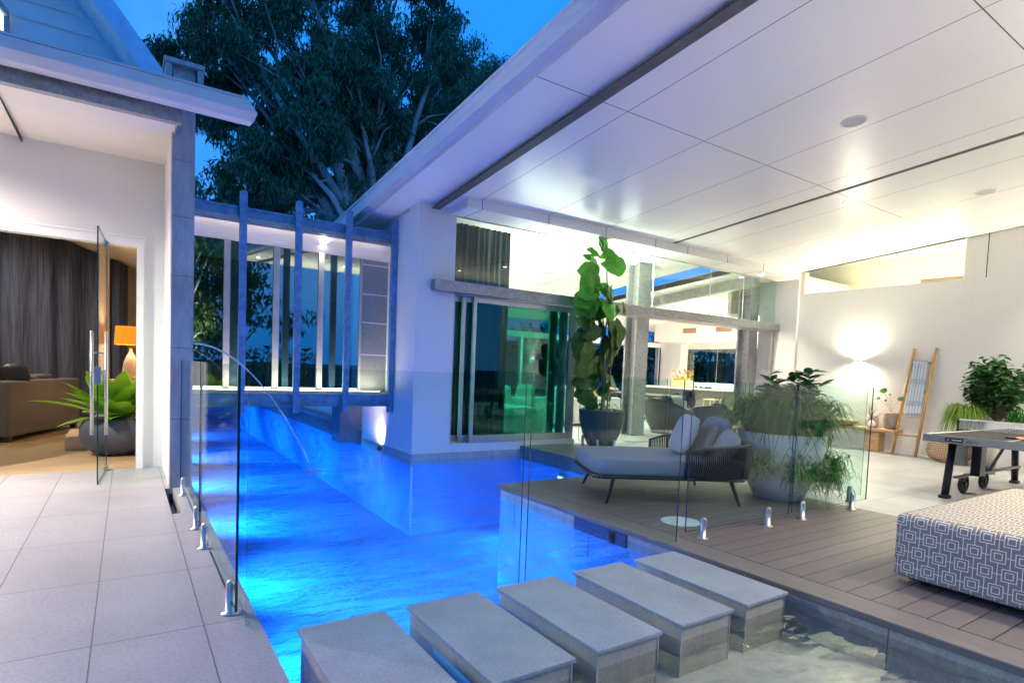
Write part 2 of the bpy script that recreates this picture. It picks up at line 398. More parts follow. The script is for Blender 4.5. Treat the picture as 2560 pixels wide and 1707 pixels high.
def M_pattern():
    """grey cloth with white fretwork of nested squares, laid out in the mesh's UV (metres)"""
    t = NT("fretwork_fabric"); tc = t.n("ShaderNodeTexCoord"); x, y, z = t.xyz(tc.outputs["UV"])
    PX, PY = 0.118, 0.206
    def cell(ox, oy):
        fx = t.math('SUBTRACT', t.math('FRACT', t.math('ADD', t.math('DIVIDE', t.math('SUBTRACT', x, ox), PX), 0.5)), 0.5)
        fy = t.math('SUBTRACT', t.math('FRACT', t.math('ADD', t.math('DIVIDE', t.math('SUBTRACT', y, oy), PY), 0.5)), 0.5)
        ax = t.math('MULTIPLY', t.math('ABSOLUTE', fx), PX); ay = t.math('MULTIPLY', t.math('ABSOLUTE', fy), PY)
        m = t.math('MAXIMUM', ax, ay)
        def ring(r): return t.math('LESS_THAN', t.math('ABSOLUTE', t.math('SUBTRACT', m, r)), 0.0024)
        rings = t.math('MAXIMUM', ring(0.036), ring(0.019))
        outside = t.math('GREATER_THAN', m, 0.036)
        vert = t.math('MULTIPLY', t.math('LESS_THAN', ax, 0.0022), t.math('MULTIPLY', outside, t.math('LESS_THAN', ay, 0.103)))
        horiz = t.math('MULTIPLY', t.math('LESS_THAN', ay, 0.0022), outside)
        inside = t.math('LESS_THAN', m, 0.0385)
        return rings, vert, horiz, inside
    a = cell(0, 0); b = cell(PX/2, PY/2)
    ln = t.math('MAXIMUM', t.math('MULTIPLY', t.math('MAXIMUM', a[1], a[2]), t.math('SUBTRACT', 1, b[3])), t.math('MULTIPLY', t.math('MAXIMUM', b[1], b[2]), t.math('SUBTRACT', 1, a[3])))
    f = t.math('MAXIMUM', t.math('MAXIMUM', a[0], b[0]), ln)
    n = t.noise(tc.outputs["Object"], 300, 2)
    c = t.mixc(f, t.mixc(n, (0.23, 0.19, 0.165), (0.31, 0.265, 0.235)), (0.88, 0.84, 0.76))
    return t.done(t.principled(c, 0.85, 0, t.bump(n, 0.2, 0.002), 0.25))

TILE = M_tiles(); CEIL = M_ceiling(); DECK = M_deck()
NOSE = simple("deck_nosing", (0.17, 0.145, 0.135), 0.5, stretch=(20, 1, 10), var=0.2, vscale=3)
RENDER = M_wall("white_render", (0.80, 0.785, 0.765))
CREAM = simple("cream_render", (0.78, 0.72, 0.64), 0.75, var=0.04, vscale=2, bump=0.1, bscale=120, spec=0.2)
COLST = M_stone("precast_column", (0.40, 0.40, 0.42), 0.10, 0.6, 0.12, 0.35)
SLABTOP = M_stone("granite_slab", (0.34, 0.375, 0.425), 0.15, 0.45, 0.55, 0.07)
SLABSIDE = M_stone("granite_block_face", (0.50, 0.46, 0.40), 0.16, 0.5, 0.45, 0.16)
RISER = M_stone("granite_riser", (0.50, 0.47, 0.46), 0.18, 0.55, 0.6, 0.25)
POND = M_stone("pond_render", (0.55, 0.56, 0.52), 0.25, 0.7, 0.1, 0.25)
POOLT = M_pooltile(); WATER = M_water(); GALV = M_galv()
DARKST = simple("dark_steel", (0.10, 0.095, 0.10), 0.5, 0.3, var=0.2, vscale=9)
GUTTER = simple("painted_fascia", (0.60, 0.60, 0.62), 0.45, 0.0, var=0.05, vscale=3, bump=0.05)
ALU = simple("anodised_frame", (0.50, 0.49, 0.48), 0.35, 0.6, var=0.05, bump=0.04)
STAIN = simple("stainless_steel", (0.50, 0.48, 0.46), 0.30, 1.0, var=0.05, bump=0.02)
BLACKM = simple("black_metal", (0.015, 0.015, 0.018), 0.35, 0.2, var=0.2)
RUBBER = simple("black_rubber", (0.02, 0.02, 0.022), 0.6, var=0.2)
FGLASS = glass("fence_glass", (0.88, 0.955, 0.935), 0.32)
FEDGE = simple("glass_edge", (0.01, 0.045, 0.05), 0.1, var=0.3)
TGLASS = glass("green_door_glass", (0.47, 0.82, 0.765), 0.8, 0.0, 0.0)
WGLASS = glass("clerestory_glass", (0.87, 0.97, 0.93), 1.0)
BGLASS = glass("bridge_glass", (0.42, 0.72, 0.70), 1.5, 0.0, 0.20)
WHITE = simple("white_paint", (0.80, 0.79, 0.78), 0.5, var=0.03, bump=0.04)
SEAM = simple("joint_dark", (0.05, 0.05, 0.055), 0.8)  # near-black colour of joint lines and column core

# ================================================================== SETTING
def cz(y, off=0.0): return 3.82 + 0.087*(7.5 - y) + off      # underside of the raking roof

GRASS = simple("dark_ground", (0.03, 0.045, 0.03), 0.9, var=0.4, vscale=0.5)
m = M()                                   # ground sheet with a hole left for the pool
for (x0, x1, y0, y1) in ((-600, 0.3, -600, 900), (5.7, 600, -600, 900), (3.9, 5.7, -600, 5.5), (3.9, 5.7, 8.2, 900), (0.3, 3.9, 26.3, 900), (0.3, 3.9, -600, -3.2)):
    m.quad((x0, y0, -0.25), (x1, y0, -0.25), (x1, y1, -0.25), (x0, y1, -0.25))
struct("ground", m, GRASS)

m = M()
m.box(-9, 0.325, -4, 8.1, -0.24, 0); m.box(0.3255, 0.3645, 6.752, 8.1, -0.24, 0)                     # left terrace
m.box(0.325, 0.57, -4, 5.62, -0.24, 0); m.box(0.395, 0.57, 5.62, 6.75, -0.24, 0)   # coping with drain slot beside it
m.box(6.54, 12.8, -4, 5.65, -0.24, 0); m.box(8.0, 12.8, 5.65, 8.1, -0.24, 0)
m.box(5.62, 8.0, 5.65, 8.1, -0.245, 0.05)
struct("terrace_paving", m, TILE)
m = M().box(0.325, 0.395, 5.62, 6.75, -0.24, -0.12); struct("drain_slot", m, simple("wet_dark_stone", (0.03, 0.05, 0.09), 0.2))

m = M(); m.box(3.84, 6.538, -4, 5.62, -0.12, 0.0)
struct("timber_deck", m, DECK)
m = M(); m.box(3.585, 3.836, -4, 5.62, -0.045, 0.0); m.box(3.84, 5.3, 5.622, 5.66, -0.045, 0.0)
struct("deck_nosing_board", m, NOSE, bevel=0.006)
m = M(); m.box(3.62, 3.90, -4, 2.46, -0.5, -0.049); m.box(3.62, 3.90, 2.46, 5.60, -0.17, -0.049); m.box(3.90, 5.62, 5.45, 5.60, -0.17, -0.049)
struct("pool_side_riser", m, RISER)
m = M()
for y in (0.2, 1.475, 2.75, 4.05, 5.3): m.box(3.6185, 3.622, y, y+0.004, -0.4, -0.05)
struct("riser_joint", m, SEAM)
# dark boarded walkway step beyond the inlet
m = M(); m.box(5.58, 6.54, 5.652, 8.08, -0.05, 0.056); m.box(5.60, 5.64, 5.652, 8.08, -0.17, -0.051)
struct("walkway_step", m, M_deck("grey_deck_board", (0.13, 0.13, 0.14)))

# pool
m = M(); ZB = -1.25
def pooldown(m, x0, x1, y0, y1, zt, zb, sides="xXyY"):
    m.quad((x0, y0, zb), (x1, y0, zb), (x1, y1, zb), (x0, y1, zb))
    if 'x' in sides: m.quad((x0, y0, zb), (x0, y1, zb), (x0, y1, zt), (x0, y0, zt))
    if 'X' in sides: m.quad((x1, y0, zb), (x1, y1, zb), (x1, y1, zt), (x1, y0, zt))
    if 'y' in sides: m.quad((x0, y0, zb), (x1, y0, zb), (x1, y0, zt), (x0, y0, zt))
    if 'Y' in sides: m.quad((x0, y1, zb), (x1, y1, zb), (x1, y1, zt), (x0, y1, zt))
pooldown(m, 0.571, 3.6245, 2.46, 26.2, -0.02, ZB, "xY"); m.quad((1.24, 2.46, ZB), (3.6245, 2.46, ZB), (3.6245, 2.46, -0.32), (1.24, 2.46, -0.32))
pooldown(m, 3.6245, 5.601, 5.604, 8.096, -0.02, ZB, "XYy")
m.quad((3.596, 8.096, ZB+0.001), (3.596, 26.2, ZB+0.001), (3.596, 26.2, -0.17), (3.596, 8.096, -0.17))
m.quad((3.6245, 2.46, ZB), (3.6245, 5.604, ZB), (3.6245, 5.604, -0.168), (3.6245, 2.46, -0.168))
pooldown(m, 0.571, 1.24, 0.9, 2.46, -0.02, ZB, "xXy")
struct("pool_basin", m, POOLT)
m = M(); m.box(1.24, 3.62, -4, 2.455, -0.62, -0.30); m.box(0.571, 1.24, -4, 0.9, -0.62, -0.30)
struct("shallow_pond_bed", m, POND)
m = M(); m.quad((1.5, -4, -0.10), (3.62, -4, -0.10), (3.62, 2.5, -0.10), (1.5, 2.5, -0.10))
struct("pond_water", m, M_water("pond_water_surface", (0.74, 0.78, 0.76), 1.5, 0.16))
m = M(); m.quad((0.571, -4, -0.10), (1.5, -4, -0.10), (1.5, 5.6, -0.10), (0.571, 5.6, -0.10)); m.quad((1.5, 2.5, -0.10), (3.62, 2.5, -0.10), (3.62, 5.6, -0.10), (1.5, 5.6, -0.10))
m.quad((0.571, 5.6, -0.10), (3.6, 5.6, -0.10), (3.6, 26.2, -0.10), (0.571, 26.2, -0.10))
m.quad((3.6, 5.6, -0.10), (5.6, 5.6, -0.10), (5.6, 8.1, -0.10), (3.6, 8.1, -0.10))
struct("pool_water", m, WATER)

# ================================================================== STEPPING STONES
stx = [(0.714, 1.173), (1.299, 1.754), (1.888, 2.338), (2.489, 2.938), (3.062, 3.49)]
sl = ["granite stepping slab nearest the left terrace, its near end cut off by the picture",
      "granite stepping slab second from the left terrace, between two narrow water gaps",
      "middle granite stepping slab of the five crossing the pool",
      "granite stepping slab second from the timber deck",
      "granite stepping slab right beside the timber deck edge"]
for (xa, xb), lab in zip(stx, sl):
    t = thing("stepping_stone", lab, "stepping stone", ((xa+xb)/2, 2.47, -0.4), "granite slabs stepping across the pool")
    M().box(xa, xb, 2.005, 2.932, -0.022, 0.0).build("slab_top", SLABTOP, t, bevel=0.004)
    M().box(xa+0.018, xb-0.018, 2.022, 2.915, -1.25 if xa < 1 else -0.40, -0.0225).build("base_block", SLABSIDE, t, bevel=0.003)
    mm = M()
    for (px, py) in ((xa+0.017, 2.021), (xb-0.017, 2.021)): mm.box(px-0.004, px+0.004, py-0.004, py+0.004, -0.395, -0.023)
    mm.build("corner_trim", ALU, t, split=True)

# ================================================================== FENCE
SPG = M(); SPG.lathe([(0.0, 0.0), (0.048, 0.0), (0.05, 0.004), (0.047, 0.009), (0.026, 0.011), (0.025, 0.15), (0.022, 0.168), (0.012, 0.178), (0.0, 0.179)], n=20)
def fence_panel(label, a, b, zb, zt, spots, latch=None, zs=0.0):
    """glass pane between plan points a and b with stainless spigots at plan points"""
    a = Vector((*a, 0)); b = Vector((*b, 0)); d = (b-a); L = d.length; d.normalize(); nrm = Vector((-d.y, d.x, 0))*0.006
    t = thing("glass_fence_panel", label, "glass fence", (a+b)/2, "frameless glass pool fence")
    T = Matrix(((d.x, -d.y, 0, a.x), (d.y, d.x, 0, a.y), (0, 0, 1, 0), (0, 0, 0, 1)))
    mm = M(); mm.box(0, L, -0.006, 0.006, zb, zt, T); mm.mi = [1, 1, 0, 1, 0, 1]
    mm.build("pane", [FGLASS, FEDGE], t)
    for (sx, sy) in spots:
        o = M(); o.v = [(v[0]+sx, v[1]+sy, v[2]+zs) for v in SPG.v]; o.f = list(SPG.f); o.mi = list(SPG.mi)
        o.build("spigot", STAIN, t, smooth=True)
    if latch:
        mm = M(); mm.box(latch[0]-0.035, latch[0]+0.035, latch[1]-0.03, latch[1]+0.03, latch[2]-0.05, latch[2]+0.03)
        mm.tube([(latch[0], latch[1]-0.045, latch[2]), (latch[0], latch[1]+0.045, latch[2])], 0.022, 12)
        mm.build("latch", BLACKM, t)
    return t
fence_panel("tall clear glass fence panel on the left coping, nearest the camera", (0.46, 3.10), (0.46, 4.80), 0.07, 1.30, [(0.46, 3.277), (0.46, 4.51)])
fence_panel("clear glass fence panel on the left coping, running on to the stone column", (0.46, 4.86), (0.46, 6.70), 0.07, 1.30, [(0.46, 5.06), (0.46, 6.35)])
fence_panel("clear glass panel standing in the pool beside the left coping", (0.50, 3.08), (2.16, 3.08), -0.38, 1.30, [])
fence_panel("clear glass panel standing in the pool in front of the deck edge", (2.21, 3.08), (3.69, 3.08), -0.38, 1.30, [])
fence_panel("clear glass gate on the deck edge with a black latch", (3.795, 3.08), (5.27, 3.08), 0.07, 1.30, [(3.98, 3.05), (4.89, 3.05)], latch=(3.745, 3.08, 1.19))
fence_panel("clear glass panel crossing the deck in front of the big white planter", (5.32, 3.08), (6.76, 3.08), 0.07, 1.30, [(5.458, 3.05), (6.40, 3.05)])
for k, (y0, y1, sp, lb) in enumerate(((3.16, 4.62, (3.28, 4.4), "clear glass return panel right of the big white planter"),
                                (4.68, 5.95, (4.85, 5.8), "clear glass fence panel behind the grey daybed's backrest"),
                                (6.01, 7.25, (6.2, 7.1), "clear glass fence panel between daybed and fig tree pot"),
                                (7.31, 8.02, (7.5, 7.9), "short clear glass fence panel ending at the sliding door frame"))):
    fence_panel(lb, (6.81, y0), (6.81, y1), 0.10, 1.30, [(6.81, s) for s in sp], zs=0.05 if y0 > 5.6 else 0.0)

# ================================================================== RIGHT PAVILION
hr = thing("pavilion", "large open white pavilion with raking panelled ceiling on the right", "building", (8.0, 8.1, 0))
def slopebox(m, x0, x1, y0, y1, lo, hi):
    m.hexa([(x0, y0, cz(y0, lo)), (x1, y0, cz(y0, lo)), (x1, y1, cz(y1, lo)), (x0, y1, cz(y1, lo)),
            (x0, y0, cz(y0, hi)), (x1, y0, cz(y0, hi)), (x1, y1, cz(y1, hi)), (x0, y1, cz(y1, hi))]); return m
m = M()
slopebox(m, 3.80, 8.475, -4, 8.20, 0, 0.12); slopebox(m, 8.575, 12.95, -4, 8.20, 0, 0.12)
slopebox(m, 3.17, 3.80, -4, 10.6, 0, 0.12)
m.build("ceiling", CEIL, hr)
m = slopebox(M(), 8.476, 8.574, -4, 8.20, 0.004, 0.11); m.build("ceiling_slot", simple("slot_dark", (0.085, 0.075, 0.07), 0.7), hr)
m = slopebox(M(), 3.05, 12.95, -4, 8.3, 0.125, 0.26); slopebox(m, 3.05, 3.9, 8.3, 10.7, 0.125, 0.26); m.build("roof", GUTTER, hr)
m = M(); m.box(3.81, 3.945, -4, 7.9, 0, 1)
m = M(); slopebox(m, 3.815, 3.94, -4, 8.099, -0.062, -0.05); slopebox(m, 3.868, 3.886, -4, 8.099, -0.05, 0.001)
m.build("roof_beam", DARKST, hr)
# fascia gutter (profile, raking)
prof = [(3.17, -0.015), (3.165, 0.035), (3.06, 0.05), (3.045, 0.20), (3.03, 0.215), (3.03, 0.235), (3.10, 0.235), (3.175, 0.02)]
m = M(); b = len(m.v); n = len(prof)
for yy in (-4.0, 5.57, 5.575, 10.75): m.v += [(px, yy, cz(yy, pz)) for px, pz in prof]
for s_ in (0, 2):
    for k in range(n): m.f.append((s_*n+k, s_*n+(k+1) % n, (s_+1)*n+(k+1) % n, (s_+1)*n+k)); m.mi.append(0)
m.f.append(tuple(range(n))); m.f.append(tuple(range(3*n, 4*n))); m.mi += [0, 0]
m.build("gutter", GUTTER, hr)
# bulkhead over the doors
m = M(); m.prism([(7.54, 3.668), (8.20, 3.668), (8.20, cz(8.20, -0.001)), (7.54, cz(7.54, -0.001))], 'x', 4.12, 12.60)
m.build("bulkhead", WHITE, hr)
m = M()
for x in (4.361, 5.591, 6.81, 8.03, 8.91, 10.12, 11.35, 12.59):
    m.box(x-0.005, x+0.005, 7.5375, 7.541, 3.667, cz(7.54)); m.box(x-0.004, x+0.004, 7.54, 8.09, 3.6665, 3.669)
m.build("bulkhead_joint", SEAM, hr, split=True)
# walls
m = M()
m.box(3.6, 4.235, 8.1, 8.42, -0.005, 3.9); m.box(3.6, 3.85, 8.42, 10.33, -0.005, 3.7)
m.box(12.735, 13.0, 7.54, 8.5, 0, 3.66)
m.box(12.8, 13.0, -4, 8.1, 0, 3.32); m.box(12.86, 13.0, -4, 4.45, 3.32, 4.9); m.box(4.235, 6.78, 8.10, 8.30, -0.005, 0.13)
m.build("wall", RENDER, hr)
m = M().box(3.59, 4.24, 8.088, 8.12, -0.17, -0.006).box(3.59, 3.70, 8.12, 10.33, -0.17, -0.006).box(4.24, 5.60, 8.088, 8.3, -0.17, -0.006)
m.build("wall_plinth", RISER, hr)
m = M(); m.box(12.855, 12.8605, 4.105, 4.118, 3.322, 4.3); m.build("wall_joint", SEAM, hr)
# header beam (galvanised channel)
m = M(); m.box(3.838, 12.80, 7.96, 8.08, 2.49, 2.645); m.box(3.838, 12.8, 7.945, 7.96, 2.63, 2.65); m.build("header_beam", GALV, hr)
# upper glazing
m = M(); m.box(4.24, 12.73, 8.10, 8.112, 2.66, 3.668); m.build("upper_glazing", WGLASS, hr)
m = M()
for x in (6.93, 8.62, 10.35, 11.5): m.box(x-0.004, x+0.004, 8.098, 8.1145, 2.66, 3.66)
m.build("glazing_joint", emit("joint_glint", (0.8, 1.0, 0.95), 0.0) if 0 else simple("silicone", (0.75, 0.85, 0.82), 0.3), hr, split=True)
m = M(); m.box(4.24, 12.73, 8.085, 8.125, 2.645, 2.66); m.box(4.24, 12.73, 8.09, 8.12, 3.655, 3.6675); m.box(12.70, 12.735, 8.08, 8.15, 0.05, 2.49); m.build("glazing_channel", ALU, hr, split=True)
# sliding door leaves
def leaf(x0, x1, y, ghost=False):
    f = M(); w = 0.06
    f.box(x0, x0+w, y, y+0.045, 0.135, 2.47); f.box(x1-0.16, x1, y, y+0.045, 0.135, 2.47)
    f.box(x0+w, x1-0.16, y+0.001, y+0.044, 2.39, 2.469); f.box(x0+w, x1-0.16, y+0.001, y+0.044, 0.136, 0.245)
    o = f.build("sliding_door", ALU, hr, bevel=0.003)
    M().box(x0+w, x1-0.16, y+0.018, y+0.026, 0.245, 2.39).build("door_pane", TGLASS, o)
    k = M()
    for z in (2.435, 0.19): k.tube([(x0+0.10, y-0.008, z), (x0+0.10, y+0.001, z)], 0.022, 12)
    k.build("door_roller", STAIN, o, split=True)
    return o
leaf(4.61, 6.76, 8.125); leaf(4.45, 6.60, 8.20); leaf(4.275, 6.42, 8.275)
m = M(); m.box(4.235, 12.70, 8.09, 8.36, 2.471, 2.489); m.box(4.235, 4.262, 8.11, 8.36, 0.135, 2.47); m.build("door_track", ALU, hr, split=True)
# clerestory in the side wall
m = M(); m.box(12.86, 12.872, 4.46, 7.43, 3.32, 4.12); m.build("clerestory_pane", WGLASS, hr)
m = M(); slopebox(m, 12.80, 12.86, 4.46, 7.50, -0.022, -0.001); m.build("clerestory_head", DARKST, hr)
m = M(); m.box(12.80, 12.95, 7.44, 7.54, 3.321, 3.84); m.build("clerestory_jamb", CREAM, hr)
# room behind the clerestory
m = M(); m.box(16.5, 16.6, 2, 9.5, 3.0, 5.6); m.box(13.0, 16.6, 1.9, 2.0, 3.0, 5.6); m.box(13.0, 16.6, 9.5, 9.6, 3.0, 5.6); m.box(12.97, 16.6, 1.9, 9.6, 4.55, 4.65); m.box(13.0, 16.5, 2, 9.5, 2.9, 3.0)
m.build("side_room", CREAM, hr)
VENT = M_wood("vent_wood", (0.20, 0.13, 0.09), (0.30, 0.2, 0.14))
m = M(); m.box(16.48, 16.5, 5.6, 6.6, 3.86, 3.98); m.box(16.48, 16.5, 4.2, 4.9, 3.9, 4.02); m.build("air_grille", VENT, hr, split=True)

# interior shell
INTW = simple("interior_plaster", (0.80, 0.78, 0.75), 0.7, var=0.02, bump=0.05, spec=0.2)
INTC = simple("interior_ceiling", (0.84, 0.83, 0.80), 0.6, var=0.02, bump=0.04, spec=0.2)
m = M()
slopebox(m, 3.85, 8.475, 8.2, 16.2, 0, 0.12); slopebox(m, 8.575, 10.36, 8.2, 16.2, 0, 0.12); slopebox(m, 8.475, 8.575, 8.2, 16.2, 0.05, 0.12); slopebox(m, 11.50, 19.0, 8.2, 16.2, 0, 0.12)
slopebox(m, 10.36, 11.5, 13.9, 16.2, 0, 0.12)
m.build("interior_ceiling", INTC, hr)
m = M(); slopebox(m, 10.34, 10.36, 8.3, 13.9, -0.012, 0.13); slopebox(m, 11.5, 11.52, 8.3, 13.9, -0.012, 0.13); m.build("skylight_upstand", WHITE, hr, split=True)
m = M(); slopebox(m, 12.10, 12.30, 8.25, 16, -0.24, -0.002); m.build("interior_beam", GALV, hr)
m = M()
m.box(3.85, 4.0, 8.42, 16, 0, 3.9); m.box(3.85, 8.3, 16, 16.15, 0, 3.4); m.box(17.70, 19, 16, 16.15, 0, 3.4)
m.box(8.3, 17.70, 15.98, 16.12, 2.446, 2.63)
m.box(18.0, 18.2, 8.2, 11.2, 0, 4); m.box(18.0, 18.2, 11.2, 15.0, 0, 1.15); m.box(18.0, 18.2, 11.2, 15.0, 2.40, 4); m.box(17.6, 18.0, 14.95, 16, 0, 3.4); m.box(13.0, 18.2, 8.3, 8.45, 0, 4)
m.build("interior_wall", INTW, hr)
m = M(); m.box(16.0, 18.0, 9.2, 14.85, 2.57, 3.6); m.build("kitchen_bulkhead", INTW, hr)
m = M(); m.box(15.985, 16.0, 13.0, 13.55, 2.83, 3.0); m.box(15.985, 16.0, 11.6, 12.2, 2.83, 3.0); m.build("bulkhead_grille", VENT, hr, split=True)
m = M(); m.box(17.995, 18.0, 11.2, 15.0, 1.15, 2.40); m.build("kitchen_window_pane", glass("kitchen_glass", (0.75, 0.85, 0.68), 1.2, 0, 0.04), hr)
m = M()
for y in (12.2, 13.6): m.box(17.985, 17.996, y-0.006, y+0.006, 1.15, 2.40)
m.build("window_joint", ALU, hr, split=True)
m = M(); m.box(13.2, 13.28, 15.97, 16.13, 0.05, 2.446); m.box(17.45, 17.52, 15.95, 16.1, 0.05, 2.446); m.box(17.60, 17.68, 15.95, 16.1, 0.05, 2.446); m.box(10.9, 10.98, 15.97, 16.13, 0.05, 2.446)
m.build("rear_door_frame", ALU, hr, split=True)
m = M(); m.box(3.9, 19, 8.30, 16.2, -0.24, 0.05); m.box(6.78, 12.74, 8.1, 8.30, -0.24, 0.049)
struct("interior_floor", m, simple("polished_floor", (0.58, 0.55, 0.51), 0.25, var=0.06, vscale=1.5, bump=0.02))
# steel columns
for (x0, x1, y0, y1, lb) in ((8.93, 9.30, 8.80, 9.15, "tall grey steel column inside the open glass wall, behind the fig tree"), (12.32, 12.66, 8.46, 8.80, "grey steel column beside the right jamb of the glass wall")):
    t = thing("steel_column", lb, "column", ((x0+x1)/2, (y0+y1)/2, 0.05), "steel columns of the pavilion")
    mm = M(); w = (x1-x0)
    mm.box(x0, x1, y0, y0+0.05, 0.05, cz(y1)); mm.box(x0, x1, y1-0.05, y1, 0.05, cz(y1)); mm.box(x0+w*0.38, x1-w*0.38, y0+0.05, y1-0.05, 0.05, cz(y1))
    mm.build("column_shaft", GALV, t, bevel=0.004)
    M().box(x0-0.04, x1+0.04, y0-0.04, y1+0.04, 0.05, 0.062).build("base_plate", DARKST, t)
# dark curtain behind the upper glass on the left
def wavy(x0, x1, y, z0, z1, amp, per, yoff=None, n=220, axis='x'):
    mm = M(); pts = []
    for i in range(n+1):
        s_ = i/n; x = x0+(x1-x0)*s_
        a = amp*math.sin(2*math.pi*(x-x0)/per + 0.8*math.sin(3.1*(x-x0)/per)) * (0.7+0.3*math.sin(7.3*s_))
        pts.append((x, y+a))
    b = []
    for (px, py) in pts:
        q = (px, py) if axis == 'x' else (py, px)
        b.append((q[0], q[1], z0)); b.append((q[0], q[1], z1))
    mm.add(b, [(2*i, 2*i+2, 2*i+3, 2*i+1) for i in range(n)]); return mm
CURT = M_curtain("charcoal_curtain", (0.035, 0.042, 0.07), (0.12, 0.14, 0.21))
t = wavy(4.42, 5.58, 8.66, 0.08, 3.72, 0.045, 0.11).build("curtain", M_curtain("slate_curtain", (0.02, 0.03, 0.035), (0.085, 0.11, 0.115)), None, smooth=True)
tag(t, "dark slate curtain bunched behind the glass left of the pavilion's white interior", "curtain")

# ceiling fittings
SPK = simple("speaker_mesh", (0.52, 0.51, 0.50), 0.8, var=0.1, bscale=300, bump=0.5)
def disc_fit(name, label, cat, x, y, r, mat, group=None, inner=None):
    z = cz(y); t = thing(name, label, cat, (x, y, z), group)
    sl = math.atan(-0.087)
    Rm = Matrix.Translation((x, y, z)) @ Matrix.Rotation(sl, 4, 'X')
    def xf(mm): mm.v = [tuple(Rm @ Vector(v)) for v in mm.v]; return mm
    mm = M().lathe([(r, 0.002), (r, -0.006), (r*0.90, -0.010), (r*0.86, -0.004)], n=36); xf(mm).build("trim_ring", WHITE, t, smooth=True)
    mm = M().lathe([(r*0.87, -0.003), (0.001, -0.003)], n=36); xf(mm).build("grille" if inner is None else "lens", mat, t, smooth=True)
    return t
disc_fit("ceiling_speaker", "round white ceiling speaker nearest the camera, left of the dark slot", "speaker", 6.59, 3.40, 0.135, SPK, "round speakers in the ceiling")
disc_fit("ceiling_speaker", "round ceiling speaker right of the dark slot near the side wall", "speaker", 10.36, 3.40, 0.135, SPK, "round speakers in the ceiling")
disc_fit("ceiling_speaker", "round speaker in the interior ceiling seen through the upper glass", "speaker", 7.9, 10.58, 0.135, SPK, "round speakers in the ceiling")
LENS = emit("downlight_lens", (1.0, 0.93, 0.85), 70)
def downlight(label, x, y, z, power, spot=R(110), col=WARM, r=0.05):
    t = thing("downlight", label, "downlight", (x, y, z), "recessed downlights")
    M().lathe([(r*1.35, 0.014), (r*1.35, -0.004), (r, -0.006), (r, 0.0)], (x, y, z), 20).build("trim_ring", WHITE, t, smooth=True)
    M().lathe([(r, -0.002), (0.001, -0.002)], (x, y, z), 20).build("lens", LENS, t)
    l = lamp("downlight_beam", 'SPOT', (x, y, z-0.02), power, col, 0.045, aim=(x, y, 0), spot=spot, blend=0.7)
    l.parent = t; l.location = (0, 0, -0.02)
    return t

# ================================================================== LEFT PAVILION
hl = thing("pavilion", "white rendered pavilion on the left with a broad doorway and deep eave", "building", (-3, 8.1, 0))
m = M()
m.box(-6, -1.6, 8.1, 8.3, 0, 3.6); m.box(0.155, 0.385, 8.1, 8.3, 0, 3.6); m.box(-1.6, 0.155, 8.1, 8.3, 2.67, 3.6)
m.box(0.365, 0.565, 6.952, 8.1, -0.02, 3.6); m.box(0.385, 0.565, 8.1, 26, -0.02, 2.2); m.box(0.386, 0.565, 8.301, 16, 2.201, 3.6)
m.build("wall", RENDER, hl)
m = M(); m.box(0.095, 0.15, 8.06, 8.2, 0, 2.575); m.box(-1.6, 0.15, 8.06, 8.2, 2.575, 2.67); m.box(0.15, 0.165, 8.05, 8.1, 0, 2.69); m.box(-1.6, 0.15, 8.05, 8.06, 2.67, 2.69)
m.build("door_surround", WHITE, hl, bevel=0.003)
m = M(); m.hexa([(-6, 6.45, 3.52), (0.378, 6.45, 3.52), (0.378, 8.1, 3.57), (-6, 8.1, 3.57), (-6, 6.45, 3.60), (0.378, 6.45, 3.60), (0.378, 8.1, 3.65), (-6, 8.1, 3.65)])
m.build("soffit", CREAM, hl)
m = M(); m.box(0.378, 0.392, 6.46, 7.75, 3.50, 3.58); m.build("soffit_trim", ALU, hl)
m = M(); m.box(-0.93, -0.925, 6.5, 8.1, 3.515, 3.57); m.build("soffit_joint", SEAM, hl)
m = M(); m.box(-6, 0.425, 6.36, 6.45, 3.50, 3.625); m.build("fascia_beam", GALV, hl)
m = M(); pr_ = [(6.30, 3.625), (6.16, 3.63), (6.10, 3.70), (6.10, 3.765), (6.13, 3.775), (6.30, 3.775)]
m.prism(pr_, 'x', -6, 1.0)
# mitred tip
m.v[-6:] = [(0.99, 6.30, 3.60), (1.01, 6.16, 3.60), (1.03, 6.10, 3.665), (0.955, 6.10, 3.765), (0.95, 6.13, 3.775), (0.95, 6.30, 3.775)]
m.build("gutter", GUTTER, hl)
m = M(); m.hexa([(-6, 6.12, 3.778), (0.93, 6.12, 3.778), (0.93, 6.31, 3.785), (-6, 6.31, 3.785), (-6, 6.12, 3.80), (0.93, 6.12, 3.80), (0.93, 6.31, 3.807), (-6, 6.31, 3.807)])
m.hexa([(-6, 6.311, 3.778), (0.36, 6.311, 3.778), (0.36, 9.5, 3.95), (-6, 9.5, 3.95), (-6, 6.311, 3.80), (0.36, 6.311, 3.80), (0.36, 9.5, 4.0), (-6, 9.5, 4.0)])
m.build("roof", GUTTER, hl)
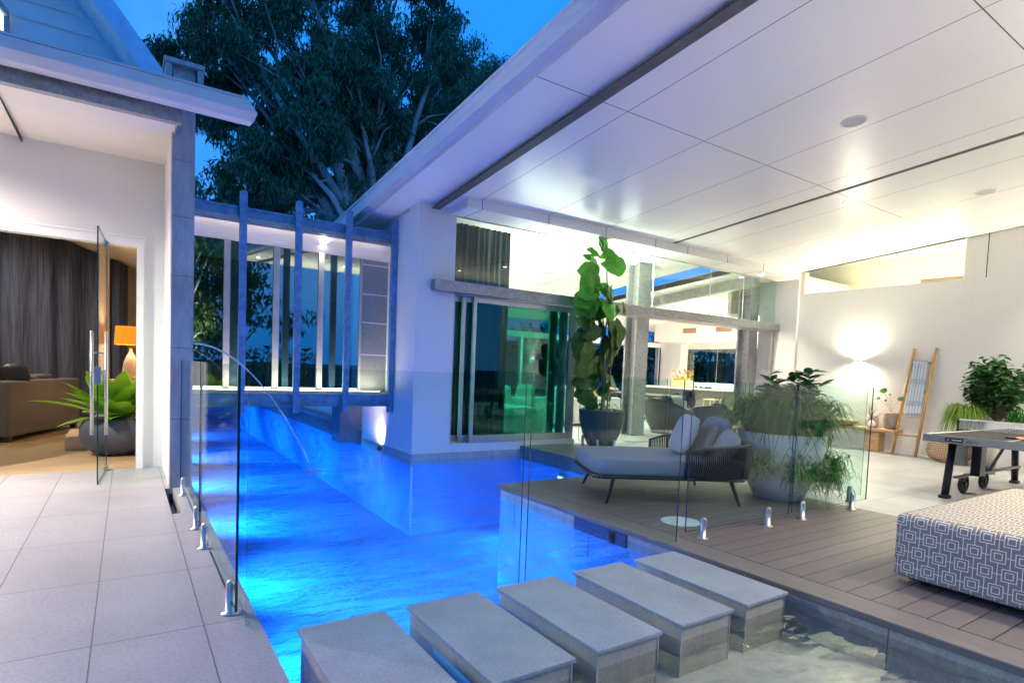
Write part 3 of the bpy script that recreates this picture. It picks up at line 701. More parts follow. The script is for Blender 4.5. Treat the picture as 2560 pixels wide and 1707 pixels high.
# interior of left pavilion
m = M(); m.box(-6, 0.3, 15.4, 15.6, 0, 5.6); m.box(-6.2, -6, 8.1, 15.6, 0, 5.6); m.box(0.30, 0.34, 8.3, 15.6, 0, 3.6)
m.build("interior_wall", simple("warm_plaster", (0.75, 0.66, 0.54), 0.7, var=0.04, bump=0.05), hl)
m = M(); m.hexa([(-6, 8.3, 5.35), (0.3, 8.3, 3.15), (0.3, 15.4, 3.15), (-6, 15.4, 5.35), (-6, 8.3, 5.45), (0.3, 8.3, 3.25), (0.3, 15.4, 3.25), (-6, 15.4, 5.45)])
m.box(-1.9, 0.3, 8.301, 8.35, 3.1, 3.93)
m.build("interior_ceiling", CREAM, hl)
m = M().box(-6, 0.3, 8.12, 15.4, -0.24, -0.004)
struct("left_interior_floor", m, M_wood("limestone_floor", (0.30, 0.22, 0.13), (0.46, 0.35, 0.21), (2, 12, 2), 0.3))
# open glass door leaf
t = thing("glass_door", "frameless glass door leaf standing open with tall steel pull handles", "door", (-0.2, 8.1, 0))
T = Matrix(((math.cos(R(-92.8)), -math.sin(R(-92.8)), 0, -0.19), (math.sin(R(-92.8)), math.cos(R(-92.8)), 0, 8.12), (0, 0, 1, 0), (0, 0, 0, 1)))
mm = M(); mm.box(0, 1.02, -0.006, 0.006, 0.015, 2.585, T); mm.mi = [1, 1, 0, 1, 0, 1]; mm.build("pane", [FGLASS, FEDGE], t)
mm = M()
for sx in (-0.062, 0.058):
    P = lambda z: T @ Vector((0.86, sx, z))
    h = M().tube([P(0.50), P(1.56)], 0.016, 12).build("pull_handle", STAIN, t, smooth=True)
mm = M()
for z in (0.70, 1.34): mm.tube([T @ Vector((0.86, -0.062, z)), T @ Vector((0.86, 0.058, z))], 0.009, 8)
mm.build("handle_standoff", STAIN, t, split=True)
mm = M(); mm.box(0.93, 1.03, -0.03, 0.03, 1.02, 1.20, T); mm.tube([T @ Vector((0.99, -0.06, 1.14)), T @ Vector((0.99, 0.06, 1.14))], 0.022, 12); mm.build("door_lock", STAIN, t, bevel=0.004)
mm = M(); mm.tube([T @ Vector((0.03, 0, 0.0)), T @ Vector((0.03, 0, 0.06))], 0.02, 10); mm.box(-0.03, 0.12, -0.02, 0.02, 0.015, 0.05, T); mm.box(-0.03, 0.12, -0.02, 0.02, 2.52, 2.59, T); mm.build("pivot", STAIN, t, split=True)
# stone column and its capping
t = thing("stone_column", "tall pale precast stone column at the corner of the left pavilion", "column", (0.465, 6.85, 0))
m = M()
zs = [-0.06, 0.70, 1.42, 2.14, 2.72, 3.27, 4.0]
for a, b in zip(zs[:-1], zs[1:]): m.box(0.365, 0.565, 6.75, 6.95, a+0.003, b-0.0005)
m.build("column_block", COLST, t, bevel=0.003)
M().box(0.37, 0.56, 6.755, 6.945, -0.3, 3.99).build("column_core", SEAM, t)
m = M(); m.box(0.29, 0.64, 6.69, 7.03, 4.17, 4.215); m.box(0.305, 0.36, 6.71, 7.0, 3.95, 4.17); m.box(0.575, 0.63, 6.71, 7.0, 3.95, 4.17); m.box(0.37, 0.56, 6.76, 6.94, 4.0, 4.17)
m.build("column_cap", GALV, t)
# upper storey behind
hu = thing("gabled_house", "blue-grey weatherboard gable with a lit cream window above the left eave", "house", (-1.5, 9.6, 3.9))
BLW = simple("weatherboard", (0.60, 0.74, 0.80), 0.6, var=0.06)
m = M(); m.hexa([(-6, 9.6, 3.9), (0.02, 9.6, 4.2), (0.02, 12, 4.2), (-6, 12, 3.9), (-6, 9.6, 10.5), (-0.86, 9.6, 5.85), (-0.86, 12, 5.85), (-6, 12, 10.5)]) if 0 else M()
m = M(); m.prism([(-6, 3.9), (0.25, 3.9), (0.25, 4.62), (-5.0, 11.3), (-6, 11.3)], 'y', 9.6, 9.8); m.build("gable_wall", BLW, hu)
m = M()
for k in range(16):
    z0 = 4.1+0.22*k; x1 = 0.25-(z0-4.62)/1.27 if z0 > 4.62 else 0.25
    if x1 > -5: m.prism([(9.575, z0), (9.6, z0+0.012), (9.6, z0+0.215)], 'x', -6, x1)
m.build("cladding_board", BLW, hu)
m = M(); m.prism([(0.42, 4.60), (0.50, 4.70), (-5.0, 11.68), (-5.08, 11.58)], 'y', 8.9, 10.4); m.build("gable_roof", simple("blue_roof", (0.34, 0.62, 0.75), 0.5), hu)
m = M(); m.prism([(0.42, 4.56), (0.56, 4.72), (-5.0, 11.78), (-5.14, 11.6)], 'y', 8.86, 8.898); m.build("barge_board", simple("barge_blue", (0.30, 0.58, 0.80), 0.4), hu)
m = M(); m.box(-3.0, -1.21, 9.50, 9.56, 4.55, 4.60); m.box(-1.25, -1.20, 9.50, 9.56, 4.6, 5.35); m.prism([(-1.20, 5.33), (-1.20, 5.42), (-2.6, 7.20), (-2.6, 7.11)], 'y', 9.50, 9.56); m.build("window_frame", GALV, hu)
m = M(); m.prism([(-3.0, 4.6), (-1.25, 4.6), (-1.25, 5.36), (-2.6, 7.1), (-3.0, 7.1)], 'y', 9.53, 9.545); m.build("window_pane", emit("lit_window", (1.0, 0.93, 0.78), 0.75), hu)
# little far roof seen past the column
t = thing("gabled_house", "small blue gabled house end peeping out beside the stone column", "house", (1.4, 24, 0))
m = M(); m.prism([(0.6, 0), (1.75, 0), (1.75, 7.0), (1.35, 7.9), (0.6, 8.4)], 'y', 24, 28); m.build("gable_wall", BLW, t)
m = M(); m.prism([(1.82, 6.95), (1.92, 6.98), (0.9, 8.9), (0.8, 8.8)], 'y', 23.8, 28); m.build("roof", BLW, t)

# ================================================================== GLAZED BRIDGE
br = thing("glazed_bridge", "glazed link bridge over the pool in a frame of blue-lit galvanised posts", "bridge", (2.2, 9.0, 0.6))
BY = 8.90; k_ = BY/9.2
BLUELIT_GALV = simple('bluelit_steel', (0.14, 0.28, 0.46), 0.5, 0.2, var=0.25, vscale=12)  # galvanised steel with the blue of sky and pool light put into its colour
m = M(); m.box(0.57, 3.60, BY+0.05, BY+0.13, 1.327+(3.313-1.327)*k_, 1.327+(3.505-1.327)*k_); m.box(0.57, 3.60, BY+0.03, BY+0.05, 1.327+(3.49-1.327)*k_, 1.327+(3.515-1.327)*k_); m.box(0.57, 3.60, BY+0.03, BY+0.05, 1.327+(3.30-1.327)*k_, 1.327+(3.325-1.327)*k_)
m.build("top_beam", BLUELIT_GALV, br)
zb0 = 1.327+(0.65-1.327)*k_; zb1 = 1.327+(0.822-1.327)*k_
m = M(); m.box(0.57, 3.60, BY+0.05, BY+0.13, zb0, zb1); m.box(0.57, 3.60, BY+0.0, BY+0.05, zb0-0.004, zb0+0.012); m.build("bottom_beam", BLUELIT_GALV, br, split=True)
for xa in (1.337, 2.105, 2.865, 3.60):
    x0 = xa*k_ if xa < 3.5 else 3.50; w = 0.092
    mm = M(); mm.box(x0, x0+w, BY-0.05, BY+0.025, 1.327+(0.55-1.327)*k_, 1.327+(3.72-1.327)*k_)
    mm.build("post", BLUELIT_GALV, br, bevel=0.003)
m = M(); m.box(0.57, 3.60, BY+0.401, BY+2.2, 3.02, 3.22); m.build("bridge_ceiling", CREAM, br)
m = M(); m.prism([(BY+0.131, 3.245), (BY+0.34, 3.022), (BY+0.40, 3.022), (BY+0.40, 3.245)], "x", 0.57, 3.60); m.build("bridge_fascia", CREAM, br)
m = M(); m.box(0.57, 3.60, BY+0.0, BY+2.2, 3.24, 3.30); m.build("bridge_roof", GALV, br)
m = M(); m.box(0.57, 3.60, BY+0.135, BY+2.2, 0.68, 0.86); m.box(0.57, 3.6, BY+0.10, BY+0.40, 0.845, 0.875); m.build("bridge_floor", CREAM, br)
gy_ = BY+0.36; mul = [(1.15, 1.23), (1.815, 1.90), (2.47, 2.55)]
m = M()
for a, b in mul: m.box(a, b, gy_-0.03, gy_+0.04, 0.875, 3.02)
m.box(3.135, 3.165, gy_-0.03, gy_+0.04, 0.875, 3.02)
m.build("mullion", simple("mullion_cream", (0.50, 0.47, 0.42), 0.5), br, split=True)
m = M(); m.box(0.57, 3.135, gy_, gy_+0.01, 0.876, 3.019); m.build("bridge_pane", BGLASS, br)
m = M(); m.box(3.165, 3.60, gy_-0.01, gy_+0.03, 0.876, 3.019); m.build("clad_panel", simple("grey_cladding", (0.30, 0.30, 0.26), 0.6, var=0.1, vscale=20), br)
m = M()
for z in (1.48, 2.0, 2.46, 2.93): m.box(3.165, 3.60, gy_-0.013, gy_-0.0105, z, z+0.016)
m.build("panel_joint", WHITE, br, split=True)
m = M(); m.box(0.58, 3.6, BY+2.1, BY+2.2, 0.86, 3.02); m.build("bridge_rear_wall", simple("bridge_dark", (0.05, 0.055, 0.06), 0.6), br)
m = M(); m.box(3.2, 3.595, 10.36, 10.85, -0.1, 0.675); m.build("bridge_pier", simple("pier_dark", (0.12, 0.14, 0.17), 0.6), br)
m = M()
# pool wall and low windows beyond the bridge
t = thing("garden_wall", "low dark wall along the far right side of the pool under the bridge", "wall", (3.8, 14, 0))
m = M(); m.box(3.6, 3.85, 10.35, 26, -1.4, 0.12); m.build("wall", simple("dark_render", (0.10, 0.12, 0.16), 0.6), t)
m = M(); m.box(3.55, 3.9, 10.35, 26, 0.121, 0.16); m.build("coping", simple("grey_coping", (0.25, 0.26, 0.30), 0.6), t)
t = thing("hedge", "dark hedge closing the far end of the pool", "hedge", (2, 26.8, 0))
HEDGE_T = t

# cove uplights standing for the strip above the joinery; also the added bridge strips
def strip(name, label, x0, x1, y0, y1, z, power, col, aim):
    t = thing("cove_light", label, "strip light", ((x0+x1)/2, (y0+y1)/2, z))
    M().box(x0, x1, y0, y1, z-0.02, z).build("channel", ALU, t)
    M().box(x0+0.01, x1-0.01, y0+0.01, y1-0.01, z+0.0005, z+0.003).build("diffuser", emit("strip_emitter", col, 12), t)
    l = lamp("cove_beam", 'AREA', ((x0+x1)/2, (y0+y1)/2, z+0.02), power, col, max(x1-x0, y1-y0), aim=aim, shape='RECTANGLE', size_y=0.12)
    l.parent = t; l.location = (0, 0, 0.02); return t
# ================================================================== LAMPS OF THE PLACE AND ADDED FILL LAMPS
for (x, y, p, lb) in ((9.10, 4.71, 260, "recessed downlight right of the dark ceiling slot, in the picture's right half"), (9.10, 1.9, 170, "recessed downlight above the table tennis net, out of the picture"),
                      (9.10, -0.9, 260, "recessed downlight nearest the open end of the pavilion ceiling"), (11.6, 1.9, 160, "recessed downlight beside the side wall, out of the picture"), (6.0, -0.8, 320, "added recessed downlight above the patterned ottoman, out of the picture")):  # the one above the ottoman is added to warm the pond and slabs
    downlight(lb, x, y, cz(y, -0.013), p)
downlight("added recessed downlight in the outer eave strip above the stepping slabs, out of the picture", 3.50, 0.9, cz(0.9, -0.013), 60, R(100))  # added out of view to warm the ottoman's front and the slabs
downlight("added recessed downlight in the outer eave strip behind the camera", 3.50, -1.7, cz(-1.7, -0.013), 60, R(100))  # second unseen eave lamp added for more warm fill
for (x, p, lb) in ((8.35, 140, "small downlight in the bulkhead right above the fig tree"), (11.75, 140, "small downlight in the bulkhead near the right jamb")):
    downlight(lb, x, 7.86, 3.664, p, R(85))
for (x, y, p, lb) in ((5.6, 10.4, 170, "interior downlight above the curtain end of the lounge"), (7.4, 13.2, 200, "interior downlight above the pale sofa"), (9.7, 12.0, 170, "interior downlight left of the skylight"), (13.6, 9.6, 170, "interior downlight above the wicker chairs"), (13.4, 13.4, 200, "interior downlight above the dining table"), (15.0, 11.0, 150, "interior downlight nearer end of the kitchen island")):
    downlight(lb, x, y, cz(y, -0.013), p*2.2, R(125), NEUT)
for (x, y, lb) in ((16.9, 14.0, "kitchen downlight at the far end of the worktop"), (16.9, 12.9, "kitchen downlight in the middle of the worktop"), (16.9, 11.8, "kitchen downlight at the near end of the worktop")):
    downlight(lb, x, y, 2.568, 140, R(120))
strip("s", "added linear uplight along the sill of the glazed bridge", 0.75, 3.45, BY+0.16, BY+0.20, 0.90, 7, (1.0, 0.86, 0.66), (2.1, BY+0.30, 3.2))  # strip added to warm the bridge's cream fascia and sill
strip("s", "added linear light tucked behind the top beam of the glazed bridge", 0.75, 3.45, BY+0.06, BY+0.10, 3.243, 3.5, (1.0, 0.84, 0.64), (2.1, BY+1.0, 3.0))  # unseen strip added behind the beam to light the fascia
downlight("single bright downlight under the glazed bridge's cream soffit", 2.50, BY+0.22, 3.135, 2.5, R(120), WARM, 0.03)
for (y, x, lb) in ((5.0, 14.4, "bright downlight seen through the high side window, on its right"), (6.6, 14.4, "bright downlight seen through the high side window, on its left")):
    downlight(lb, x, y, 4.54, 320, R(140), (1.0, 0.92, 0.72))
strip("s", "linear uplight washing the pavilion's interior ceiling from the header, behind the door glass", 5.7, 8.6, 8.40, 8.46, 2.72, 55, NEUT, (7.15, 9.2, 5))
strip("s", "linear uplight along the joinery washing the ceiling beyond the skylight", 13.3, 17.8, 8.62, 8.68, 2.30, 360, (1.0, 0.86, 0.68), (15.5, 9.6, 5))
def sconce(label, x, y, z, p, nx=-1):
    t = thing("wall_sconce", label, "wall light", (x, y, z), "up and down wall lights on the side wall")
    M().box(x-0.05, x, y-0.09, y+0.09, z-0.03, z+0.03).build("housing", WHITE, t, bevel=0.004)
    M().box(x-0.048, x-0.004, y-0.08, y+0.08, z+0.0305, z+0.033).box(x-0.048, x-0.004, y-0.08, y+0.08, z-0.033, z-0.0305).build("lens", emit("sconce_lens", (1, 0.9, 0.78), 40), t)
    for s_ in (1, -1):
        l = lamp("sconce_beam", 'SPOT', (x, y, z), p, WARM, 0.03, aim=(x+0.02, y, z+s_), spot=R(170), blend=1.0)
        l.parent = t; l.location = (-0.05, 0, 0.05*s_)
    return t
sconce("glowing up and down wall light on the white side wall left of the ladder", 12.80, 6.14, 1.81, 110)
sconce("added up and down wall light on the side wall beyond the picture's right edge", 12.80, 1.9, 1.81, 120)  # unseen sconce added so its uplight brightens the ceiling
sconce("added up and down wall light at the open end of the side wall", 12.80, -1.6, 1.81, 200)  # another unseen sconce added to lift the ceiling
def fill_torchiere(label, x, y, p):  # unseen uplights added behind the camera to light the ceiling evenly
    t = thing("added_uplight", label, "floor lamp", (x, y, 0), "fill lamps added behind the camera")
    M().lathe([(0.0, 0.0), (0.15, 0.0), (0.15, 0.02), (0.015, 0.03), (0.015, 1.72), (0.0, 1.72)], (x, y, 0), 20).build("stand", BLACKM, t, smooth=True)
    M().lathe([(0.03, 1.70), (0.17, 1.80), (0.175, 1.80), (0.03, 1.69)], (x, y, 0), 28).build("lamp_shade", BLACKM, t, smooth=True)
    l = lamp("added_uplight_beam", 'SPOT', (x, y, 1.8), p, WARM, 0.12, aim=(x, y, 4), spot=R(165), blend=1.0); l.parent = t; l.location = (0, 0, 1.79)
fill_torchiere("black fill lamp added on the deck behind the camera", 5.2, -2.4, 420)
fill_torchiere("black fill lamp added on the terrace paving behind the tennis table", 8.4, -2.4, 420)
fill_torchiere("black fill lamp added on the coping close behind the camera", 3.75, -1.2, 70)
# left pavilion lamps
for (x, y, z, p, lb) in ((-2.5, 6.80, 3.515, 540, "soffit downlight of the left pavilion beyond the picture's left edge"), (-4.6, 6.80, 3.515, 540, "soffit downlight of the left pavilion farthest left")):
    downlight(lb, x, y, z, p, R(165), (1.0, 0.82, 0.67))
for (x, y, p, lb) in ((-2.4, 10.2, 90, "ceiling downlight inside the left room near the doorway"), (-2.6, 13.2, 170, "ceiling downlight inside the left room over the sofa")):
    downlight(lb, x, y, 3.15+0.349*(0.3-x)-0.03, p*1.0, R(150), (1.0, 0.87, 0.70))
# underwater lights and the ground spot
def ripple(ld):
    """the moving surface focuses the light into a web: a wavering pattern in the lamp's own beam"""
    ld.use_nodes = True; nt = ld.node_tree; nt.nodes.clear()
    tc = nt.nodes.new("ShaderNodeTexCoord"); mp = nt.nodes.new("ShaderNodeMapping"); mp.inputs["Scale"].default_value = (9.0, 15.0, 15.0)
    n1 = nt.nodes.new("ShaderNodeTexNoise"); n1.inputs["Scale"].default_value = 1.0; n1.inputs["Detail"].default_value = 2.0; n1.inputs["Distortion"].default_value = 0.8
    a = nt.nodes.new("ShaderNodeMath"); a.operation = 'SUBTRACT'; a.inputs[1].default_value = 0.5
    b_ = nt.nodes.new("ShaderNodeMath"); b_.operation = 'ABSOLUTE'
    cr = nt.nodes.new("ShaderNodeValToRGB"); cr.color_ramp.elements[0].position = 0.0; cr.color_ramp.elements[0].color = (4.2, 4.2, 4.2, 1)
    cr.color_ramp.elements[1].position = 0.07; cr.color_ramp.elements[1].color = (0.85, 0.85, 0.85, 1); e3 = cr.color_ramp.elements.new(0.022); e3.color = (1.35, 1.35, 1.35, 1)
    em = nt.nodes.new("ShaderNodeEmission"); out = nt.nodes.new("ShaderNodeOutputLight"); L = nt.links.new
    L(tc.outputs["Normal"], mp.inputs[0]); L(mp.outputs[0], n1.inputs["Vector"]); L(n1.outputs["Fac"], a.inputs[0]); L(a.outputs[0], b_.inputs[0]); L(b_.outputs[0], cr.inputs[0]); L(cr.outputs[0], em.inputs["Strength"]); L(em.outputs[0], out.inputs[0])
def poollight(label, x, y, z, p, aim, col=BLUE):
    t = thing("pool_light", label, "pool light", (x, y, z), "round underwater pool lights")
    d = (Vector(aim)-Vector((x, y, z))).normalized()
    M().tube([Vector((x, y, z))-d*0.03, Vector((x, y, z))+d*0.01], 0.09, 20).build("bezel", STAIN, t)
    M().tube([Vector((x, y, z))+d*0.0105, Vector((x, y, z))+d*0.013], 0.075, 20).build("lens", emit("pool_lens", (0.25, 0.5, 1.0), 2.5), t)
    l = lamp("pool_beam", 'SPOT', (x, y, z), p, col, 0.08, aim=aim, spot=R(100), blend=0.6); ripple(l.data); l.parent = t; l.location = d*0.03
    return t
poollight("underwater light beneath the stepping slabs near the left terrace", 1.30, 2.52, -0.35, 260, (1.5, 3.5, -1.25), (0.20, 0.38, 1.0))
poollight("underwater light beneath the stepping slabs near the timber deck", 2.90, 2.52, -0.35, 300, (2.6, 4.1, -1.25))
poollight("underwater light on the left wall of the pool nearest the slabs", 0.60, 4.7, -0.3, 220, (1.9, 4.9, -1.25))
poollight("underwater light on the left wall of the pool in front of the bridge", 0.60, 6.8, -0.3, 240, (1.9, 7.0, -1.25))
poollight("underwater light on the left wall of the pool beneath the bridge", 0.60, 9.6, -0.3, 320, (2.0, 10.0, -1.25))
poollight("underwater light on the left wall just beyond the bridge", 0.60, 12.8, -0.3, 360, (2.0, 13.2, -1.25))
poollight("underwater light on the left wall far beyond the bridge", 0.60, 16.5, -0.3, 360, (2.0, 17.0, -1.25))
poollight("underwater light on the left wall at the far end of the pool", 0.60, 21.0, -0.3, 360, (2.0, 21.5, -1.25))
poollight("underwater light in the little inlet beside the sliding doors", 5.57, 6.9, -0.3, 150, (4.6, 6.8, -1.25))
poollight("underwater light between the first slab and the left terrace", 0.60, 1.6, -0.35, 50, (1.0, 2.2, -1.25))
t = thing("ground_spotlight", "small spotlight washing the white wall under the bridge", "spotlight", (3.50, 9.25, -0.08))
M().tube([(3.52, 9.25, -0.1), (3.54, 9.25, -0.03)], 0.035, 12).build("body", DARKST, t)
l = lamp("spot_beam", 'SPOT', (3.50, 9.25, 0.0), 26, (1.0, 0.78, 0.58), 0.04, aim=(3.66, 9.45, 0.30), spot=R(110), blend=1.0); l.parent = t; l.location = (0.0, 0, 0.07)

# ================================================================== TREES
BARK = simple("gum_bark", (0.36, 0.35, 0.33), 0.8, var=0.35, vscale=4, stretch=(1, 1, 0.3))
GUM = M_leaf("gum_leaf", (0.035, 0.10, 0.055), (0.10, 0.22, 0.11), 0.5, 0.15)
DARKLEAF = M_leaf("dark_leaf", (0.012, 0.035, 0.018), (0.035, 0.08, 0.03), 0.5, 0.15)

def leaf_mesh(name, centres, radii, per, length, width, droop, mat, parent, seed=1, flat=0.75, bend=True):
    """many small pointed leaves (each a folded 4-point blade) scattered in clumps"""
    g = np.random.default_rng(seed)
    C = np.repeat(np.array(centres, float), per, axis=0); Rr = np.repeat(np.array(radii, float), per)
    n = len(C)
    d = g.normal(size=(n, 3)); d /= np.linalg.norm(d, axis=1)[:, None]
    rr = Rr*np.power(g.random(n), 0.55)
    P = C + d*rr[:, None]*np.array([1, 1, flat])
    a = g.normal(size=(n, 3)); a[:, 2] -= droop*1.6; a /= np.linalg.norm(a, axis=1)[:, None]
    b = np.cross(a, g.normal(size=(n, 3))); b /= np.linalg.norm(b, axis=1)[:, None]
    L = length*(0.6+0.8*g.random(n))[:, None]; Wd = width*(0.6+0.8*g.random(n))[:, None]
    v0 = P; v1 = P + a*L*0.45 + b*Wd*0.5; v2 = P + a*L + np.array([0, 0, -1])*L*0.15; v3 = P + a*L*0.45 - b*Wd*0.5
    V = np.stack([v0, v1, v2, v3], 1).reshape(-1, 3)
    me = bpy.data.meshes.new(name); me.vertices.add(len(V)); me.vertices.foreach_set("co", V.ravel())
    me.loops.add(n*4); me.loops.foreach_set("vertex_index", np.arange(n*4)); me.polygons.add(n)
    me.polygons.foreach_set("loop_start", np.arange(n)*4); me.polygons.foreach_set("loop_total", np.full(n, 4))
    me.materials.append(mat); me.update(); me.validate()
    o = bpy.data.objects.new(name, me); COL.objects.link(o); o.parent = parent
    if parent is not None and parent.get("_abs", 0): o.location = -Vector(parent["_w"])
    return o

def tree(label, base, forkz, targets, per, leafL, leafW, mat, seed, trunk_r=0.35, clump=1.1, subs=4, lean=(0, 0), group=None, droop=0.8, name="tree", spread=1.0):
    rd = random.Random(seed)
    t = thing(name, label, "tree", base, group)
    mm = M(); cents = []; rads = []
    b = Vector(base); fork = Vector((base[0]+lean[0], base[1]+lean[1], forkz))
    mm.tube([b, b.lerp(fork, 0.5)+Vector((0.1, 0, 0)), fork], [trunk_r, trunk_r*0.8, trunk_r*0.65], 10)
    for (tx, ty, tz, rr) in targets:
        T = Vector((tx, ty, tz)); st = fork.lerp(b, rd.random()*0.35)
        mid = st.lerp(T, 0.5)+Vector((rd.uniform(-.6, .6), rd.uniform(-.6, .6), rd.uniform(0.1, 1.2)))*spread
        r0 = trunk_r*0.42
        mm.tube([st, st.lerp(mid, 0.5)+Vector((0, 0, -0.2)), mid, mid.lerp(T, 0.6)+Vector((rd.uniform(-.3, .3), 0, 0)), T], [r0, r0*0.75, r0*0.5, r0*0.3, r0*0.12], 7)
        for k in range(subs):
            s0 = mid.lerp(T, rd.random()*0.8)
            dd = Vector((rd.gauss(0, 1), rd.gauss(0, 1), rd.gauss(0.2, 0.7))).normalized()*rr*rd.uniform(0.7, 1.25)
            e = T.lerp(s0, 0.3)+dd
            m2 = s0.lerp(e, 0.5)+Vector((rd.uniform(-.2, .2), rd.uniform(-.2, .2), 0.25))
            mm.tube([s0, m2, e], [r0*0.28, r0*0.16, r0*0.06], 5)
            for q in range(3):
                cents.append(tuple(e+Vector((rd.gauss(0, .55), rd.gauss(0, .55), rd.gauss(-0.1, .4)))*clump)); rads.append(clump*rd.uniform(0.55, 1.05))
        cents.append((tx, ty, tz)); rads.append(clump)
    mm.build("trunk", BARK, t, smooth=True)
    leaf_mesh("crown", cents, rads, per, leafL, leafW, droop, mat, t, seed)
    return t
# the big gum over the bridge
rd = random.Random(11); tg = []
YT = 23.0
def at(u, v, y):   # world point seen at full-size photo pixel (u,v), depth y — used once to lay the limbs of the far tree
    d = W @ Vector(((u-1280)/1450.7266, (v-1002.6527)/1450.7266, 1.0)); return Vector((0, 0, 1.327)) + d*(y/d.y)
for (u, v, rr) in ((470, 60, 1.5), (560, 150, 1.7), (480, 240, 1.3), (640, 60, 1.4), (650, 230, 1.8), (560, 330, 1.6), (740, 150, 1.8), (800, 20, 1.8), (860, 120, 1.7), (930, 30, 1.8), (980, 120, 1.8), (1060, 60, 1.6), (1110, 20, 1.3), (1030, 200, 1.7),
                   (1100, 170, 1.3), (900, 230, 1.6), (780, 270, 1.8), (690, 340, 1.9), (560, 430, 1.7), (640, 460, 1.7), (760, 400, 1.9), (830, 340, 1.5), (1000, 300, 1.7), (1080, 270, 1.6), (960, 380, 1.6), (1040, 360, 1.6),
                   (900, 460, 1.4), (720, 520, 1.6), (820, 500, 1.5), (540, 520, 1.4), (960, 470, 1.2), (880, -80, 2.0), (760, -80, 2.0), (620, -60, 2.0), (1000, -80, 2.0), (520, -60, 1.8), (430, 130, 0.7), (1110, 190, 0.8)):
    p = at(u, v, YT+rd.uniform(-2.2, 2.2)); tg.append((p.x, p.y, p.z, rr*1.05))
b0 = at(905, 560, YT)
tree("huge dark gum tree with pale forking limbs rising over the glazed bridge", (b0.x, YT-1.8, -0.2), b0.z-0.6, tg, 170, 0.24, 0.06, GUM, 5, 0.50, 0.68, 5, droop=1.0)
for (u, v, y, rr, sd, lab) in ((1205, 200, 36, 2.2, 21, "smaller gum tree crown showing between the big gum and the pavilion gutter"), (1150, 330, 34, 2.2, 22, "low dark gum beside the gutter, right of the big gum"),
                          (600, 560, 31, 2.4, 23, "dark low tree behind the left end of the glazed bridge"), (400, 210, 40, 1.6, 24, "small treetop behind the stone column's capping")):
    c = at(u, v, y); rd = random.Random(sd)
    tg2 = [(c.x+rd.gauss(0, rr*0.6), y+rd.gauss(0, 1.5), c.z+rd.gauss(-0.5, rr*0.45), rr*0.7) for _ in range(7 if sd != 24 else 4)]
    tree(lab, (c.x, y, -0.2), max(1.5, c.z-rr*1.8), tg2, 150, 0.30, 0.07, GUM, sd, 0.25, 1.05 if sd != 24 else 0.7, 3, group="gum trees beyond the bridge")
# hedge at the pool end
cs = [(x, 27.0, z) for x in np.arange(-3, 9, 0.8) for z in (0.3, 1.2, 2.2)]
leaf_mesh("foliage", cs, [0.8]*len(cs), 110, 0.2, 0.09, 0.2, DARKLEAF, HEDGE_T, 31)
M().box(-3.4, 9.4, 26.75, 27.3, -0.24, 1.9).build("hedge_core", simple("hedge_inner_green", (0.012, 0.02, 0.012), 0.9), HEDGE_T)  # very dark green core behind the leaves
t = thing("hedge", "dark screening hedge outside the kitchen window", "hedge", (20, 13, -0.24))
cs = [(20.2+0.2*math.sin(y_*3), y_, z_) for y_ in np.arange(9, 19, 0.5) for z_ in (0.4, 1.1, 1.8, 2.4)]
leaf_mesh("foliage", cs, [0.6]*len(cs), 70, 0.30, 0.06, 1.2, DARKLEAF, t, 33)
# trees seen through the rear doors
for (u, v, y, sd, lab) in ((1600, 880, 24, 41, "dark spreading tree silhouetted in the rear doorway"), (1520, 930, 25, 42, "dark tree behind the rear doors, left of the steel column"), (1385, 870, 25, 43, "dark tree seen dimly through the green sliding doors")):
    c = at(u, v, y); rd = random.Random(sd)
    tg2 = [(c.x+rd.gauss(0, 1.6), y+rd.gauss(0, 1.0), c.z+rd.gauss(0.2, 0.45), 0.9) for _ in range(7)]
    tree(lab, (c.x+1.0, y, -0.24), 1.4, tg2, 26, 0.30, 0.10, DARKLEAF, sd, 0.16, 0.55, 3, group="trees beyond the rear doors", droop=0.1)
t = thing("hill", "far dark hill on the skyline beyond the rear doors", "hill", (150, 150, -0.3))
m = M(); pts = [(i*14-250, max(0.4, 9*math.exp(-((i-14)/9)**2)+2.0*math.sin(i*0.9)+3)) for i in range(60)]
for i in range(59):
    (a, h0), (b_, h1) = pts[i], pts[i+1]
    A = (150+a*0.7, 165-a*0.7); B_ = (150+b_*0.7, 165-b_*0.7)
    m.quad((A[0], A[1], -1), (B_[0], B_[1], -1), (B_[0]+12, B_[1]+12, h1), (A[0]+12, A[1]+12, h0)); m.quad((A[0]+12, A[1]+12, h0), (B_[0]+12, B_[1]+12, h1), (B_[0]+60, B_[1]+60, -1), (A[0]+60, A[1]+60, -1))
o = m.build("hill_slope", simple("far_slope", (0.03, 0.045, 0.05), 0.9), None); bpy.data.objects.remove(t); o.name = "hills"; tag(o, kind="structure")
t = thing("hedge", "low garden hedge behind the camera mirrored in the bridge glass", "hedge", (1, -7.5, -0.24))
cs = [(x, -7.5+0.3*math.sin(x), z) for x in np.arange(-5, 7, 0.6) for z in (0.2, 0.9, 1.5)]
leaf_mesh("foliage", cs, [0.6]*len(cs), 60, 0.22, 0.10, 0.0, M_leaf("hedge_leaf", (0.03, 0.08, 0.02), (0.08, 0.16, 0.04)), t, 61)
